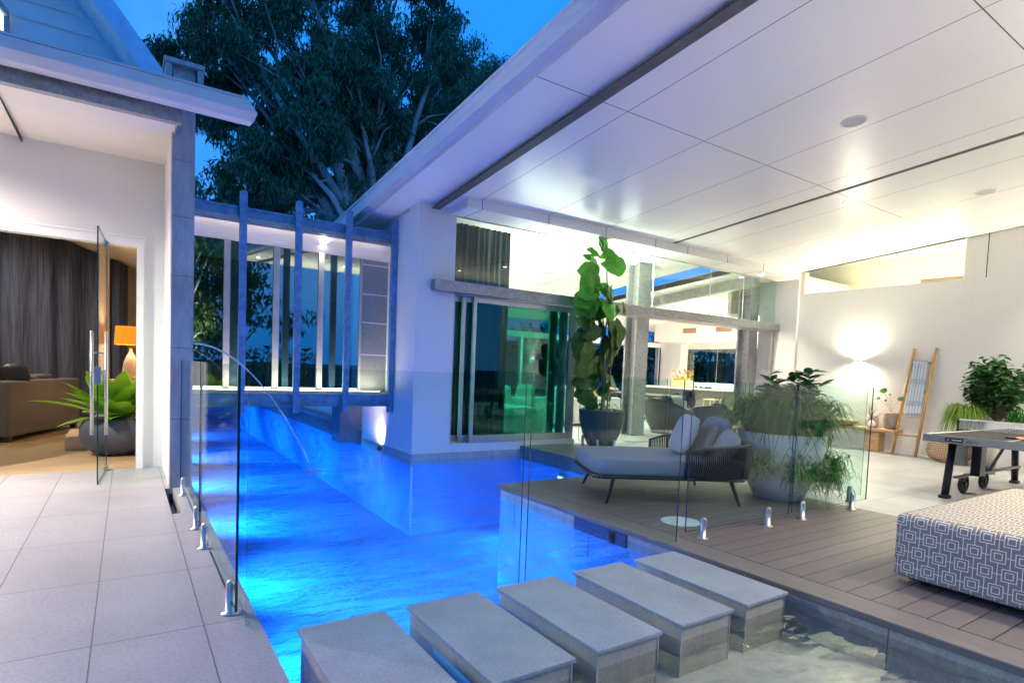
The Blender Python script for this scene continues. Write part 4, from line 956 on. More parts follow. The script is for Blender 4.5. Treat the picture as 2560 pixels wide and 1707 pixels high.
# trees behind the camera, mirrored in the bridge glass
for (x, y, sd, lab) in ((1.6, -11, 51, "leafy tree behind the camera mirrored in the bridge glass"), (4.6, -16, 52, "tall tree behind the camera on the garden side"), (-3.5, -14, 53, "broad tree behind the camera, left of the terrace")):
    rd = random.Random(sd); tg2 = [(x+rd.gauss(0, 1.8), y+rd.gauss(0, 1.5), 5.5+rd.gauss(0, 1.7), 1.2) for _ in range(9)]
    tree(lab, (x, y, -0.24), 2.6, tg2, 60, 0.34, 0.11, M_leaf("garden_leaf", (0.03, 0.07, 0.02), (0.09, 0.16, 0.05), 0.5, 0.2) if sd == 51 else GUM, sd, 0.2, 1.0, 3, group="garden trees behind the camera")

t = thing("garden_spotlight", "garden spotlight at the foot of the leafy tree behind the camera", "spotlight", (1.9, -8.8, -0.2))
M().tube([(1.9, -8.8, -0.2), (1.86, -8.95, 0.0)], 0.05, 12).build("body", DARKST, t)
l = lamp("garden_beam", 'SPOT', (0, 0, 0), 1500, (1.0, 0.95, 0.75), 0.05, aim=(-0.2, -2.2, 5.2), spot=R(70)); l.parent = t; l.location = (0, 0, 0.25)

# ================================================================== PLANTS IN POTS
def blade(mm, p0, dirxy, length, width, rise, fall, n=7, tw=0.0, fold=True):
    """arching strap leaf: starts at p0, rises then falls along dirxy"""
    d = Vector((math.cos(dirxy), math.sin(dirxy), 0)); s_ = Vector((-d.y, d.x, 0)); b = len(mm.v)
    for i in range(n+1):
        q = i/n; c = Vector(p0)+d*length*q*(1-0.15*q)+Vector((0, 0, rise*math.sin(min(1, q*1.15)*math.pi*0.62) - fall*q*q*q))
        w = width*(1-q)**0.6*(0.6+0.4*min(1, q*5))
        c2 = c + s_*tw*q
        mm.v.append(tuple(c2-s_*w/2)); mm.v.append(tuple(c2+s_*w/2))
    for i in range(n): mm.f.append((b+2*i, b+2*i+2, b+2*i+3, b+2*i+1)); mm.mi.append(0)
def oval_leaf(mm, p, d, nrm, L, Wd, curl=0.15, n=6, shape=0.0, wave=0.0):
    """broad leaf blade with a folded midrib"""
    d = Vector(d).normalized(); nrm = Vector(nrm); s_ = d.cross(nrm).normalized(); nn = s_.cross(d).normalized(); b = len(mm.v)
    for i in range(n+1):
        q = i/n; w = Wd*0.5*math.sin(math.pi*(0.06+0.94*q)**(0.8+shape))**0.7 if 0 < i < n else Wd*0.03
        c = Vector(p)+d*L*q - nn*curl*L*q*q
        ph_ = (p[0]*37+p[2]*53) % 6.28 if wave else 0
        w1 = w*(1+wave*math.sin(q*17+ph_)); w2 = w*(1+wave*math.sin(q*15+2+ph_))
        mm.v += [tuple(c-s_*w1+nn*w*(0.25+wave*1.6*math.sin(q*13+ph_))), tuple(c), tuple(c+s_*w2+nn*w*(0.25+wave*1.6*math.sin(q*14+1+ph_)))]
    for i in range(n):
        for k in (0, 1): mm.f.append((b+3*i+k, b+3*i+3+k, b+3*i+4+k, b+3*i+1+k)); mm.mi.append(0)
SOIL = simple("potting_soil", (0.03, 0.022, 0.016), 0.95, var=0.3, bump=0.6)
WPOT = M_stone("white_terrazzo_pot", (0.70, 0.71, 0.72), 0.05, 0.6, 0.10)
GRASSY = M_leaf("spider_blade", (0.08, 0.18, 0.02), (0.26, 0.40, 0.07), 0.45, 0.3)
GRASSD = M_leaf("grass_blade", (0.012, 0.10, 0.012), (0.07, 0.28, 0.03), 0.6, 0.15)
SHRUB = M_leaf("shrub_leaf", (0.025, 0.10, 0.025), (0.08, 0.22, 0.06), 0.3, 0.15)
# big white planter by the fence
cx, cy = 6.22, 3.78
t = thing("planter", "big round white planter overflowing with trailing spider plants and a leafy shrub", "planter", (cx, cy, 0))
pf = [(0.0, 0.0), (0.24, 0.0), (0.27, 0.02), (0.36, 0.22), (0.435, 0.46), (0.465, 0.70), (0.467, 0.745), (0.44, 0.75), (0.425, 0.72), (0.42, 0.66), (0.0, 0.66)]
M().lathe(pf, (cx, cy, 0), 48).build("pot", WPOT, t, smooth=True)
M().lathe([(0.42, 0.70), (0.0, 0.72)], (cx, cy, 0), 24).build("soil", SOIL, t)
mm = M(); rg = random.Random(3)
for k in range(1300):
    a = rg.uniform(0, 6.283); r = rg.uniform(0.05, 0.40); L = rg.uniform(0.25, 0.55)
    blade(mm, (cx+r*math.cos(a), cy+r*math.sin(a), 0.71), a+rg.gauss(0, 0.45), L, 0.026, rg.uniform(0.20, 0.50), rg.uniform(0.02, 0.30), 7, rg.gauss(0, 0.06))
mm.build("grass_tuft", GRASSD, t)
mm = M()
for (ax, az, n_, sp) in ((-0.25, 0.36, 150, 0.15), (-0.9, 0.34, 190, 0.17), (-1.5, 0.31, 190, 0.17), (-2.2, 0.38, 170, 0.15), (-2.9, 0.44, 130, 0.15), (0.35, 0.46, 130, 0.12), (2.4, 0.4, 60, 0.15)):
    # plantlets hanging on runners
    px, py = cx+0.50*math.cos(ax), cy+0.50*math.sin(ax)
    for q in range(5):
        s0 = ax+rg.gauss(0, 0.16); mm.tube([(cx+0.42*math.cos(s0), cy+0.42*math.sin(s0), 0.74), (cx+0.52*math.cos(s0), cy+0.52*math.sin(s0), 0.76), (px+rg.gauss(0, 0.05), py+rg.gauss(0, .05), az+0.05)], 0.003, 4)
    for k in range(int(n_*1.6)):
        a = rg.gauss(ax, 1.5); z0 = az+rg.gauss(0, sp*0.55); 
        blade(mm, (px+rg.gauss(0, 0.07)+0.02*math.cos(ax), py+rg.gauss(0, 0.07), z0), a, rg.uniform(0.12, 0.26), 0.016, rg.uniform(0.02, 0.10), rg.uniform(0.04, 0.22), 5, rg.gauss(0, 0.03))
mm.build("trailing_plantlet", GRASSD, t)
mm = M(); st = M()
for k in range(24):
    a = rg.uniform(0, 6.283); r = rg.uniform(0.02, 0.16); h = rg.uniform(0.30, 0.76); ex = Vector((cx+0.05+r*2.7*math.cos(a), cy+r*2.7*math.sin(a), 0.70+h)); s0 = Vector((cx+r*math.cos(a), cy+r*math.sin(a), 0.70))
    st.tube([s0, s0.lerp(ex, 0.5)+Vector((rg.gauss(0, .02), rg.gauss(0, .02), 0)), ex], [0.006, 0.004, 0.002], 5)
    for q in range(34):
        p = s0.lerp(ex, rg.uniform(0.35, 1.0)); an = rg.uniform(0, 6.283); d = Vector((math.cos(an), math.sin(an), rg.uniform(0.1, 0.9)))
        oval_leaf(mm, p, d, (rg.gauss(0, .3), rg.gauss(0, .3), 1), rg.uniform(0.11, 0.18), rg.uniform(0.06, 0.09), 0.2, 4)
st.build("stem", M_wood("green_stem", (0.05, 0.07, 0.03), (0.1, 0.12, 0.05)), t); mm.build("shrub_leaves", SHRUB, t)

# fiddle leaf fig
fx, fy, fz = 7.02, 7.66, 0.05
t = thing("fig_tree", "very tall fiddle leaf fig with big dark leaves in a charcoal tapered pot", "potted tree", (fx, fy, fz))
CHAR = M_stone("charcoal_pot", (0.085, 0.095, 0.11), 0.3, 0.75, 0.3)
M().lathe([(0.0, 0), (0.19, 0), (0.235, 0.03), (0.33, 0.22), (0.385, 0.44), (0.405, 0.63), (0.40, 0.65), (0.375, 0.645), (0.36, 0.58), (0.0, 0.58)], (fx, fy, fz), 44).build("pot", CHAR, t, smooth=True)
M().lathe([(0.37, 0.60), (0, 0.61)], (fx, fy, fz), 20).build("soil", SOIL, t)
st = M(); top = Vector((fx-0.06, fy, 3.47))
spine = [Vector((fx-0.02, fy, 0.62)), Vector((fx+0.02, fy, 1.2)), Vector((fx-0.03, fy, 1.9)), Vector((fx+0.05, fy, 2.5)), Vector((fx-0.03, fy, 3.0)), top]
st.tube(spine, [0.022, 0.02, 0.017, 0.013, 0.010, 0.006], 8); st.tube([(fx+0.06, fy+0.02, 0.6), (fx+0.10, fy+0.02, 2.9)], 0.012, 6); st.tube([(fx+0.12, fy, 0.62), (fx+0.16, fy, 1.5), (fx+0.1, fy-0.05, 2.2)], [0.015, 0.012, 0.008], 6)
st.build("stem", M_wood("fig_bark", (0.10, 0.08, 0.06), (0.2, 0.17, 0.13)), t)
# leaves: (dx, z, length, width, direction x, z, towards camera)
mm = M(); mlow = M()
def U(u, v): return at(u, v, fy)
rg = random.Random(8)
for (u, v, L, Wd, dx, dz) in ((1500, 642, .30, .19, 0.05, 1.0), (1498, 640, .24, .16, .5, .9), (1492, 648, .25, .15, -.9, .45), (1503, 645, .26, .13, 1.0, .45), (1490, 672, .33, .22, -1.0, -.25), (1494, 668, .24, .2, -.6, .55), (1497, 660, .42, .25, 1.0, -.05),
                          (1490, 690, .42, .33, -.75, -.75), (1500, 708, .40, .27, .9, -.55), (1492, 748, .38, .33, -.8, -.5), (1497, 745, .36, .32, .3, -.8), (1515, 760, .36, .33, .7, -.5), (1500, 790, .35, .28, .1, -.9), (1545, 755, .2, .2, .5, -.9),
                          (1470, 830, .32, .26, -.5, .5), (1480, 838, .34, .2, -1.0, -.35), (1478, 828, .34, .27, -.2, .7), (1510, 790, .55, .36, .35, -1.0), (1530, 800, .60, .36, .5, -1.0), (1522, 830, .60, .34, .05, -1.0), (1545, 830, .5, .3, .05, -1.0),
                          (1480, 850, .42, .30, -.55, -.75), (1487, 868, .42, .30, -.9, -.25), (1490, 890, .42, .32, -.5, -.8), (1500, 890, .45, .33, .3, -.9), (1478, 905, .42, .30, -.9, -.5), (1505, 920, .40, .30, .1, -1.0), (1515, 930, .38, .26, .6, -.6),
                          (1490, 925, .30, .24, -.3, -.9), (1485, 955, .34, .22, -1.0, .1), (1478, 965, .32, .2, -1.0, .2), (1487, 985, .36, .26, -.9, -.3), (1500, 990, .26, .22, .7, .1), (1490, 990, .28, .24, -.45, -.7), (1520, 880, .4, .3, .5, -.8), (1496, 760, .3, .26, -.2, .6)):
    p = U(u, v) + Vector((0, rg.uniform(-.12, .08), 0)); d = Vector((dx, rg.uniform(-.45, .25), dz))
    k_ = 1.3 if v < 780 else 1.05
    oval_leaf(mm if v < 780 else mlow, p, d, (0.55+rg.gauss(0, .2), -1.0, 0.35+rg.gauss(0, .2)), L*k_, Wd*k_*1.05, 0.22, 14, 0.75, 0.06)
    for rep_ in range(2 if v > 700 else 1):
        d2 = Vector((dx+rg.gauss(0, .5), rg.uniform(-.5, .2), dz+rg.gauss(0, .35)))
        oval_leaf(mm if v < 780 else mlow, p+Vector((rg.gauss(0, .06), rg.uniform(0, .15), rg.gauss(0, .06))), d2, (0.4+rg.gauss(0, .4), -1.0, 0.4+rg.gauss(0, .3)), L*k_*0.85, Wd*k_*0.9, 0.25, 14, 0.75, 0.06)
FIGL = M_leaf("lit_fig_leaf", (0.05, 0.24, 0.02), (0.13, 0.45, 0.05), 0.3, 0.12, True); FIGD = M_leaf("lower_fig_leaf", (0.03, 0.10, 0.022), (0.12, 0.21, 0.035), 0.35, 0.1, True)  # upper leaves are a brighter copy, the light on them put into the colour
mm.build("upper_leaves", FIGL, t, smooth=True); mlow.build("lower_leaves", FIGD, t, smooth=True)
mm = M()
for k in range(150):
    a = rg.uniform(0, 6.28); r = rg.uniform(0, 0.34); oval_leaf(mm, (fx+r*math.cos(a), fy+r*math.sin(a), 0.64+rg.uniform(0.0, 0.14)), (rg.gauss(0, 1), rg.gauss(0, 1), .5), (0, 0, 1), 0.06, 0.035, 0.1, 3)
mm.build("ground_cover", SHRUB, t)

# ================================================================== PATTERNED OTTOMAN
t = thing("ottoman", "large square ottoman in grey and white fretwork fabric standing on the deck", "ottoman", (5.4, 0.6, 0))
PATT = M_pattern()
X0, X1, Y0, Y1, Z0, Z1 = 4.33, 6.50, -0.40, 1.78, 0.055, 0.475
me = bpy.data.meshes.new("upholstery"); vs = []; fs = []; uvs = []
r = 0.045; n = 5
# rounded profile swept round a rounded square: build as height rings
def ring(inset, z, N=10):
    pts = []; rc = max(0.001, 0.05-inset)
    for (cx_, cy_, a0) in ((X1-0.05, Y1-0.05, 0), (X0+0.05, Y1-0.05, 90), (X0+0.05, Y0+0.05, 180), (X1-0.05, Y0+0.05, 270)):
        for k in range(N+1):
            a = R(a0+90*k/N); pts.append((cx_+rc*math.cos(a), cy_+rc*math.sin(a), z))
    return pts
rings = [ring(0.02, Z0), ring(0.0, Z0+0.015)] + [ring(0, Z0+0.02+(Z1-r-Z0-0.02)*q/4) for q in range(5)] + [ring(r*(1-math.cos(R(a)))*0.98, Z1-r+r*math.sin(R(a))) for a in (20, 40, 60, 80, 90)]
nr = len(rings[0]); per = [0]
for k in range(nr): per.append(per[-1]+(Vector(rings[3][(k+1) % nr])-Vector(rings[3][k])).length)
prof_len = [0]
for a, b_ in zip(rings[:-1], rings[1:]): prof_len.append(prof_len[-1]+(Vector(a[0])-Vector(b_[0])).length)
for rgn in rings: vs += rgn
for i in range(len(rings)-1):
    for k in range(nr):
        fs.append((i*nr+k, i*nr+(k+1) % nr, (i+1)*nr+(k+1) % nr, (i+1)*nr+k)); uvs.append([(per[k], prof_len[i]), (per[k+1], prof_len[i]), (per[k+1], prof_len[i+1]), (per[k], prof_len[i+1])])
tb = (len(rings)-1)*nr; fs.append(tuple(range(tb, tb+nr))); uvs.append([(vs[tb+k][1]*1.0, vs[tb+k][0]) for k in range(nr)])
me.from_pydata(vs, [], fs); uvl = me.uv_layers.new(name="UVMap")
li = 0
for u_ in uvs:
    for (a, b_) in u_: uvl.data[li].uv = (a+0.03, b_+0.02); li += 1
me.materials.append(PATT); me.polygons.foreach_set("use_smooth", [True]*(len(fs)-1)+[False]); me.update()
o = bpy.data.objects.new("upholstery", me); COL.objects.link(o); o.parent = t; o.location = -Vector(t["_w"])
mm = M().box(X0+0.08, X1-0.08, Y0+0.08, Y1-0.08, 0.03, 0.058); mm.build("base_board", BLACKM, t)
for (x, y) in ((X0+0.15, Y0+0.15), (X1-0.15, Y0+0.15), (X0+0.15, Y1-0.15), (X1-0.15, Y1-0.15)): M().tube([(x, y, 0.001), (x, y, 0.03)], 0.03, 12).build("foot", BLACKM, t)

# deck lid and float in skimmer
t = thing("deck_access_cover", "pale round skimmer lid let into the deck beside the fence gate", "lid", (4.25, 3.51, 0.0))
M().lathe([(0.178, 0.001), (0.178, 0.006), (0.16, 0.008), (0.155, 0.006), (0.02, 0.007), (0.0, 0.010)], (4.25, 3.51, 0), 40).build("lid_disc", simple("pale_plastic", (0.50, 0.58, 0.60), 0.5, var=0.1, vscale=20), t, smooth=True)
t = thing("skimmer_mouth", "dark skimmer opening in the stone riser under the deck edge", "skimmer", (3.61, 3.9, -0.08))
M().box(3.600, 3.622, 3.55, 4.25, -0.17, -0.052).build("frame", simple("skimmer_blue", (0.02, 0.05, 0.14), 0.4), t)
M().tube([(3.595, 3.72, -0.07), (3.60, 3.72, -0.16)], 0.035, 10).build("weir_flap", BLACKM, t)
# water jet
t = thing("water_jet", "thin arc of water spouting from the left wall into the pool", "water jet", (0.62, 7.9, 1.5))
pts = []
for q in range(25):
    s_ = q/24; pts.append((0.58+1.42*s_, 8.02-0.42*s_, 1.50+0.13*s_*1.42-0.0*s_-1.73*s_*s_*1.0))
mm = M().tube(pts, [0.012-0.004*(i/24) for i in range(25)], 8)
tw = NT("jet_water"); gb = tw.n("ShaderNodeBsdfTransparent"); gb.inputs[0].default_value = (0.85, 0.93, 1, 1); gl_ = tw.n("ShaderNodeBsdfDiffuse"); gl_.inputs[0].default_value = (0.8, 0.9, 1, 1)
gg = tw.n("ShaderNodeBsdfGlossy"); gg.inputs["Roughness"].default_value = 0.1
mx = tw.n("ShaderNodeMixShader"); mx.inputs[0].default_value = 0.4; tw.l(gb.outputs[0], mx.inputs[1]); tw.l(gl_.outputs[0], mx.inputs[2]); mx2 = tw.n("ShaderNodeMixShader"); mx2.inputs[0].default_value = 0.3; tw.l(mx.outputs[0], mx2.inputs[1]); tw.l(gg.outputs[0], mx2.inputs[2]); JET = tw.done(mx2.outputs[0])
mm.build("stream", JET, t, smooth=True)
M().tube([(0.56, 8.03, 1.50), (0.60, 8.02, 1.505)], 0.02, 12).build("spout", STAIN, t)
mm = M(); rg = random.Random(5)
for k in range(70): 
    a = rg.uniform(0, 6.28); r_ = rg.uniform(0, 0.13)
    mm.rbox(2.0+r_*1.3*math.cos(a), 7.6+r_*math.sin(a), -0.095+rg.uniform(0, 0.03), 0.03, 0.03, 0.012, n=4, p=2)
mm.build("splash", JET, t, smooth=True)

# ================================================================== DAYBED
ROPE = M_weave("navy_rope", (0.022, 0.03, 0.045), (0.007, 0.010, 0.016), 70)
CUSH = M_fabric("grey_cushion", (0.27, 0.29, 0.34)); PIL = M_fabric("pale_knit", (0.50, 0.485, 0.50), 120, 0.95)
PILG = M_fabric("taupe_cushion", (0.24, 0.205, 0.185))
t = thing("daybed", "low grey daybed with navy woven rope sides and splayed dark legs", "daybed", (5.0, 4.47, 0))
A = R(-27.6); D = Matrix.Translation((5.0, 4.47, 0)) @ Matrix.Rotation(A, 4, 'Z')
def Dp(u, v, z): return D @ Vector((u, v, z))
mm = M()
fr = [Dp(-0.78, -0.50, 0.275), Dp(0.70, -0.57, 0.275), Dp(0.80, -0.45, 0.275), Dp(0.80, 0.45, 0.275), Dp(0.70, 0.57, 0.275), Dp(-0.78, 0.50, 0.275), Dp(-0.86, 0.42, 0.275), Dp(-0.86, -0.42, 0.275), Dp(-0.78, -0.50, 0.275)]
mm.tube(fr, 0.02, 8); mm.box(-0.84, 0.78, -0.50, 0.50, 0.262, 0.285, D); mm.build("frame", BLACKM, t)
for (u0, v0, u1, v1) in ((-0.64, -0.44, -0.74, -0.53), (-0.64, 0.44, -0.74, 0.53), (0.60, -0.48, 0.68, -0.56), (0.60, 0.48, 0.68, 0.56)):
    M().tube([Dp(u0, v0, 0.28), Dp(u1, v1, 0.002)], [0.024, 0.013], 10).build("leg", BLACKM, t, smooth=True)
# woven wall : U path
path = []
for (u, v, z) in ((0.08, -0.57, 0.55), (0.25, -0.595, 0.60), (0.66, -0.60, 0.635), (0.77, -0.56, 0.64), (0.83, -0.46, 0.645), (0.85, 0.0, 0.65), (0.83, 0.46, 0.645), (0.77, 0.56, 0.64), (0.66, 0.60, 0.635), (0.25, 0.595, 0.60), (0.08, 0.57, 0.55)): path.append((u, v, z))
mm = M(); top_pts = [Dp(*p) for p in path]; bot = [Dp(u*0.985, v*0.96, 0.28) for (u, v, z) in path]
mm.tube([bot[0]]+top_pts+[bot[-1]], 0.017, 8); mm.build("arm_rail", simple("rail_navy", (0.03, 0.035, 0.045), 0.5), t, smooth=True)
mm = M()
for seg in range(len(path)-1):
    L = (top_pts[seg+1]-top_pts[seg]).length; nn_ = max(2, int(L/0.021))
    for k in range(nn_):
        q = k/nn_; a = top_pts[seg].lerp(top_pts[seg+1], q); b_ = bot[seg].lerp(bot[seg+1], q)
        mid = a.lerp(b_, 0.5); outw = (Vector((mid.x, mid.y, 0))-Vector((5.0, 4.47, 0))).normalized()*0.03
        mm.tube([a, mid+outw, b_], 0.0078, 5, cap=False)
mm.build("rope_weave", ROPE, t, smooth=True)
M().rbox(-0.04, 0, 0.375, 1.66, 1.06, 0.20, D, p=8, n=16).build("seat_cushion", CUSH, t, smooth=True)
def pillow(label, u, v, z, sx, sy, sz, rot, mat, group="loose cushions on the daybed", TT=None, basis=D):
    T = (basis if TT is None else TT) @ Matrix.Translation((u, v, z)) @ rot
    mm = M().rbox(0, 0, 0, sx, sy, sz, T, p=3.2, n=14, pinch=0.35)
    if mat is PIL:      # raised cable stitches on the knitted cover
        for k in range(-3, 4):
            pts_ = [T @ Vector((k*0.055+0.018*math.sin(j*1.25), -0.20+0.40*j/16, -sz*0.5*(1-0.55*((j-8)/8)**2-0.25*(k/3.5)**2)-0.002)) for j in range(17)]
            mm.tube(pts_, 0.006, 5)
            pts_ = [T @ Vector((k*0.055-0.018*math.sin(j*1.25), -0.20+0.40*j/16, -sz*0.5*(1-0.55*((j-8)/8)**2-0.25*(k/3.5)**2)-0.002)) for j in range(17)]
            mm.tube(pts_, 0.006, 5)
    return tag(mm.build("cushion", mat, None, smooth=True), label, "cushion", group)
RX = lambda a: Matrix.Rotation(R(a), 4, 'X'); RY = lambda a: Matrix.Rotation(R(a), 4, 'Y'); RZ = lambda a: Matrix.Rotation(R(a), 4, 'Z')
pillow("white cable knit cushion propped at the front of the daybed's backrest", 0.24, -0.06, 0.70, 0.48, 0.48, 0.15, RY(-68) @ RZ(90), PIL)
pillow("large grey cushion lying back against the daybed's rope backrest", 0.66, 0.10, 0.66, 0.50, 0.62, 0.20, RY(-70), CUSH)
pillow("taupe cushion between the white knit cushion and the grey one", 0.46, -0.06, 0.63, 0.42, 0.46, 0.16, RY(-62) @ RZ(8), PILG)
pillow("grey cushion at the near corner of the daybed", 0.58, -0.36, 0.60, 0.40, 0.40, 0.16, RY(-60) @ RZ(-15), CUSH)

# ================================================================== WICKER CHAIRS
WICK = M_weave("grey_wicker", (0.26, 0.25, 0.235), (0.06, 0.058, 0.055), 28)
def wicker(label, x, y, rz, sc=1.0):
    t = thing("wicker_chair", label, "armchair", (0, 0, 0), "rounded grey wicker lounge chairs", ab=False)
    mm = M(); n_, mrows = 36, 12; b = len(mm.v)
    for j in range(mrows+1):
        q = j/mrows
        for i in range(n_+1):
            a = math.pi*2*i/n_; back = 0.5-0.5*math.cos(a)     # 1 at the back
            topz = 0.34+0.50*back**1.3; z = 0.02+(topz-0.02)*q
            rr = 0.36+0.14*math.sin(q*math.pi*0.62)+0.05*back*q
            mm.v.append((rr*math.cos(a), rr*0.95*math.sin(a), z))
    for j in range(mrows):
        for i in range(n_): mm.f.append((b+j*(n_+1)+i, b+j*(n_+1)+i+1, b+(j+1)*(n_+1)+i+1, b+(j+1)*(n_+1)+i)); mm.mi.append(0)
    o = mm.build("shell", WICK, t, smooth=True); md = o.modifiers.new("thick", 'SOLIDIFY'); md.thickness = 0.035
    M().rbox(0.02, 0, 0.36, 0.78, 0.74, 0.16, None, p=5, n=12).build("seat_pad", M_fabric("wicker_seat", (0.5, 0.5, 0.5)) if "wicker_seat" not in bpy.data.materials else bpy.data.materials["wicker_seat"], t, smooth=True)
    mm = M()
    rim = [(0.0, 0.0, 0.0)]*0
    for i in range(n_+1):
        a = math.pi*2*i/n_; back = 0.5-0.5*math.cos(a); rr = 0.36+0.14*math.sin(math.pi*0.62)+0.05*back
        rim.append((rr*math.cos(a), rr*0.95*math.sin(a), 0.34+0.50*back**1.3))
    mm.tube(rim, 0.022, 7, cap=False).build("rim", WICK, t, smooth=True)
    t.location = (x, y, 0.05); t.rotation_euler = (0, 0, rz); t.scale = (sc, sc, sc); return t
w1 = wicker("left rounded wicker chair, seen beside the grey steel column with cushions on it", 10.55, 9.25, R(10), 1.08)
w2 = copy_tree(w1); place(w2, (11.85, 9.05, 0.05), R(40), "right rounded wicker chair with its woven back to the daybed"); w2.scale = (1.08, 1.08, 0.74); w1.scale = (1.08, 1.08, 0.9)
NAVY = M_fabric("navy_cloth", (0.05, 0.07, 0.11)); PALE = M_fabric("cream_cloth", (0.62, 0.60, 0.55))
def ipillow(label, x, y, z, s_, rx, ry, rz_, mat, group):
    T = Matrix.Translation((x, y, z)) @ RZ(rz_) @ RY(ry) @ RX(rx)
    return tag(M().rbox(0, 0, 0, s_, s_, 0.14, T, p=3.2, n=10, pinch=0.35).build("cushion", mat, None, smooth=True), label, "cushion", group)
ipillow("navy cushion on the left wicker chair", 10.60, 9.32, 0.70, 0.42, 0, -70, 170, NAVY, "cushions on the wicker chairs")
ipillow("cream cushion leaning in front of the navy one on the left wicker chair", 10.72, 9.12, 0.68, 0.46, 0, -68, 200, PALE, "cushions on the wicker chairs")
ipillow("dark cushion showing over the right wicker chair's edge", 12.05, 8.95, 0.56, 0.42, 0, -60, 190, NAVY, "cushions on the wicker chairs")
# slatted wooden chair glimpsed behind the planter
t = thing("lounge_chair", "pale timber lounge chair half hidden between daybed and white planter", "armchair", (8.6, 5.7, 0.05))
OAK = M_wood("pale_oak", (0.48, 0.31, 0.16), (0.66, 0.46, 0.27), (3, 3, 20))
mm = M()
for y in (5.45, 5.95):
    mm.tube([(8.35, y, 0.05), (8.75, y, 0.98)], 0.028, 8); mm.tube([(8.95, y, 0.05), (8.85, y, 0.55)], 0.026, 8); mm.tube([(8.35, y, 0.52), (8.98, y, 0.57)], 0.026, 8)
mm.build("timber_frame", OAK, t); mm = M(); mm.rbox(8.68, 5.7, 0.42, 0.5, 0.48, 0.12, n=8); mm.build("seat_pad", PALE, t, smooth=True)
# low side table leg seen by the fig pot
t = thing("side_table", "low round black side table behind the daybed", "side table", (7.9, 6.9, 0.05))
M().lathe([(0.0, 0.30), (0.30, 0.30), (0.30, 0.318), (0.0, 0.32)], (7.9, 6.9, 0.05), 32).build("table_top", BLACKM, t)
M().tube([(7.9, 6.9, 0.06), (7.9, 6.9, 0.36)], 0.02, 8).lathe([(0.0, 0.02), (0.18, 0.015), (0.18, 0.0)], (7.9, 6.9, 0.05), 24).build("stem", BLACKM, t)

# ================================================================== LOUNGE, DINING, KITCHEN
SOFA = M_fabric("cream_sofa", (0.66, 0.64, 0.60))
t = thing("sofa", "long pale sofa seen through the green door glass", "sofa", (8.9, 11.1, 0.05))
M().box(7.2, 10.5, 10.95, 11.9, 0.09, 0.42).build("sofa_base", SOFA, t, bevel=0.04)
M().box(7.2, 10.5, 10.75, 11.0, 0.09, 0.74).build("sofa_back", SOFA, t, bevel=0.05)
mm = M()
for k in range(3): mm.rbox(7.75+1.1*k, 11.45, 0.50, 1.08, 0.85, 0.18, p=7)
mm.build("seat_cushion", SOFA, t, smooth=True, split=True)
t = thing("chaise_sofa", "pale chaise end of the lounge with a fringed throw over it", "sofa", (6.8, 10.3, 0.05))
M().box(6.1, 7.15, 9.5, 11.6, 0.09, 0.42).build("sofa_base", SOFA, t, bevel=0.04)
mm = M().rbox(6.6, 10.5, 0.49, 1.0, 2.1, 0.16, p=8); mm.build("seat_cushion", SOFA, t, smooth=True, split=True)
mm = M(); b = 0
for i in range(15): 
    x = 6.15+0.065*i; mm.box(x, x+0.04, 9.46, 10.2, 0.575, 0.585); mm.box(x, x+0.04, 9.455, 9.468, 0.20, 0.58)
tag(mm.build("throw_blanket", M_fabric("striped_throw", (0.6, 0.6, 0.58)), None), "striped fringed throw draped over the chaise end", "blanket")
ipillow("patterned cushion standing on the chaise against the sofa", 6.95, 10.9, 0.78, 0.5, 0, -72, 250, PALE, "cushions on the indoor sofa")
ipillow("pale square cushion in the middle of the sofa", 7.6, 10.9, 0.80, 0.5, 0, -74, 262, SOFA, "cushions on the indoor sofa")
ipillow("pale cushion toward the right end of the sofa", 8.6, 10.85, 0.80, 0.5, 0, -74, 275, SOFA, "cushions on the indoor sofa")
# floor lamp base / candle lantern glow at left behind glass
t = thing("side_lamp", "glass side lamp shining at the foot of the left door leaf", "lamp", (4.75, 9.3, 0.05))
M().lathe([(0.10, 0.0), (0.12, 0.02), (0.03, 0.06), (0.05, 0.25), (0.02, 0.40), (0.02, 0.5)], (4.75, 9.3, 0.05), 20).build("lamp_base", STAIN, t, smooth=True)
M().lathe([(0.02, 0.50), (0.055, 0.54), (0.055, 0.60), (0.0, 0.64)], (4.75, 9.3, 0.05), 16).build("bulb", emit("side_bulb", (1, 0.9, 0.75), 25), t)
DWOOD = M_wood("dark_table_wood", (0.06, 0.035, 0.028), (0.12, 0.07, 0.055))
t = thing("dining_table", "dark timber dining table with turned pedestal legs before the kitchen island", "table", (12.9, 12.3, 0.05))
M().box(12.0, 13.3, 10.9, 14.2, 0.74, 0.80).build("table_top", DWOOD, t, bevel=0.01)
for (x, y) in ((12.35, 11.5), (12.9, 13.6)):
    mm = M().lathe([(0.05, 0.03), (0.07, 0.2), (0.12, 0.4), (0.07, 0.55), (0.10, 0.69)], (x, y, 0.05), 12); mm.tube([(x-0.3, y, 0.075), (x, y, 0.22), (x+0.3, y, 0.075)], 0.035, 8); mm.build("leg", DWOOD, t)
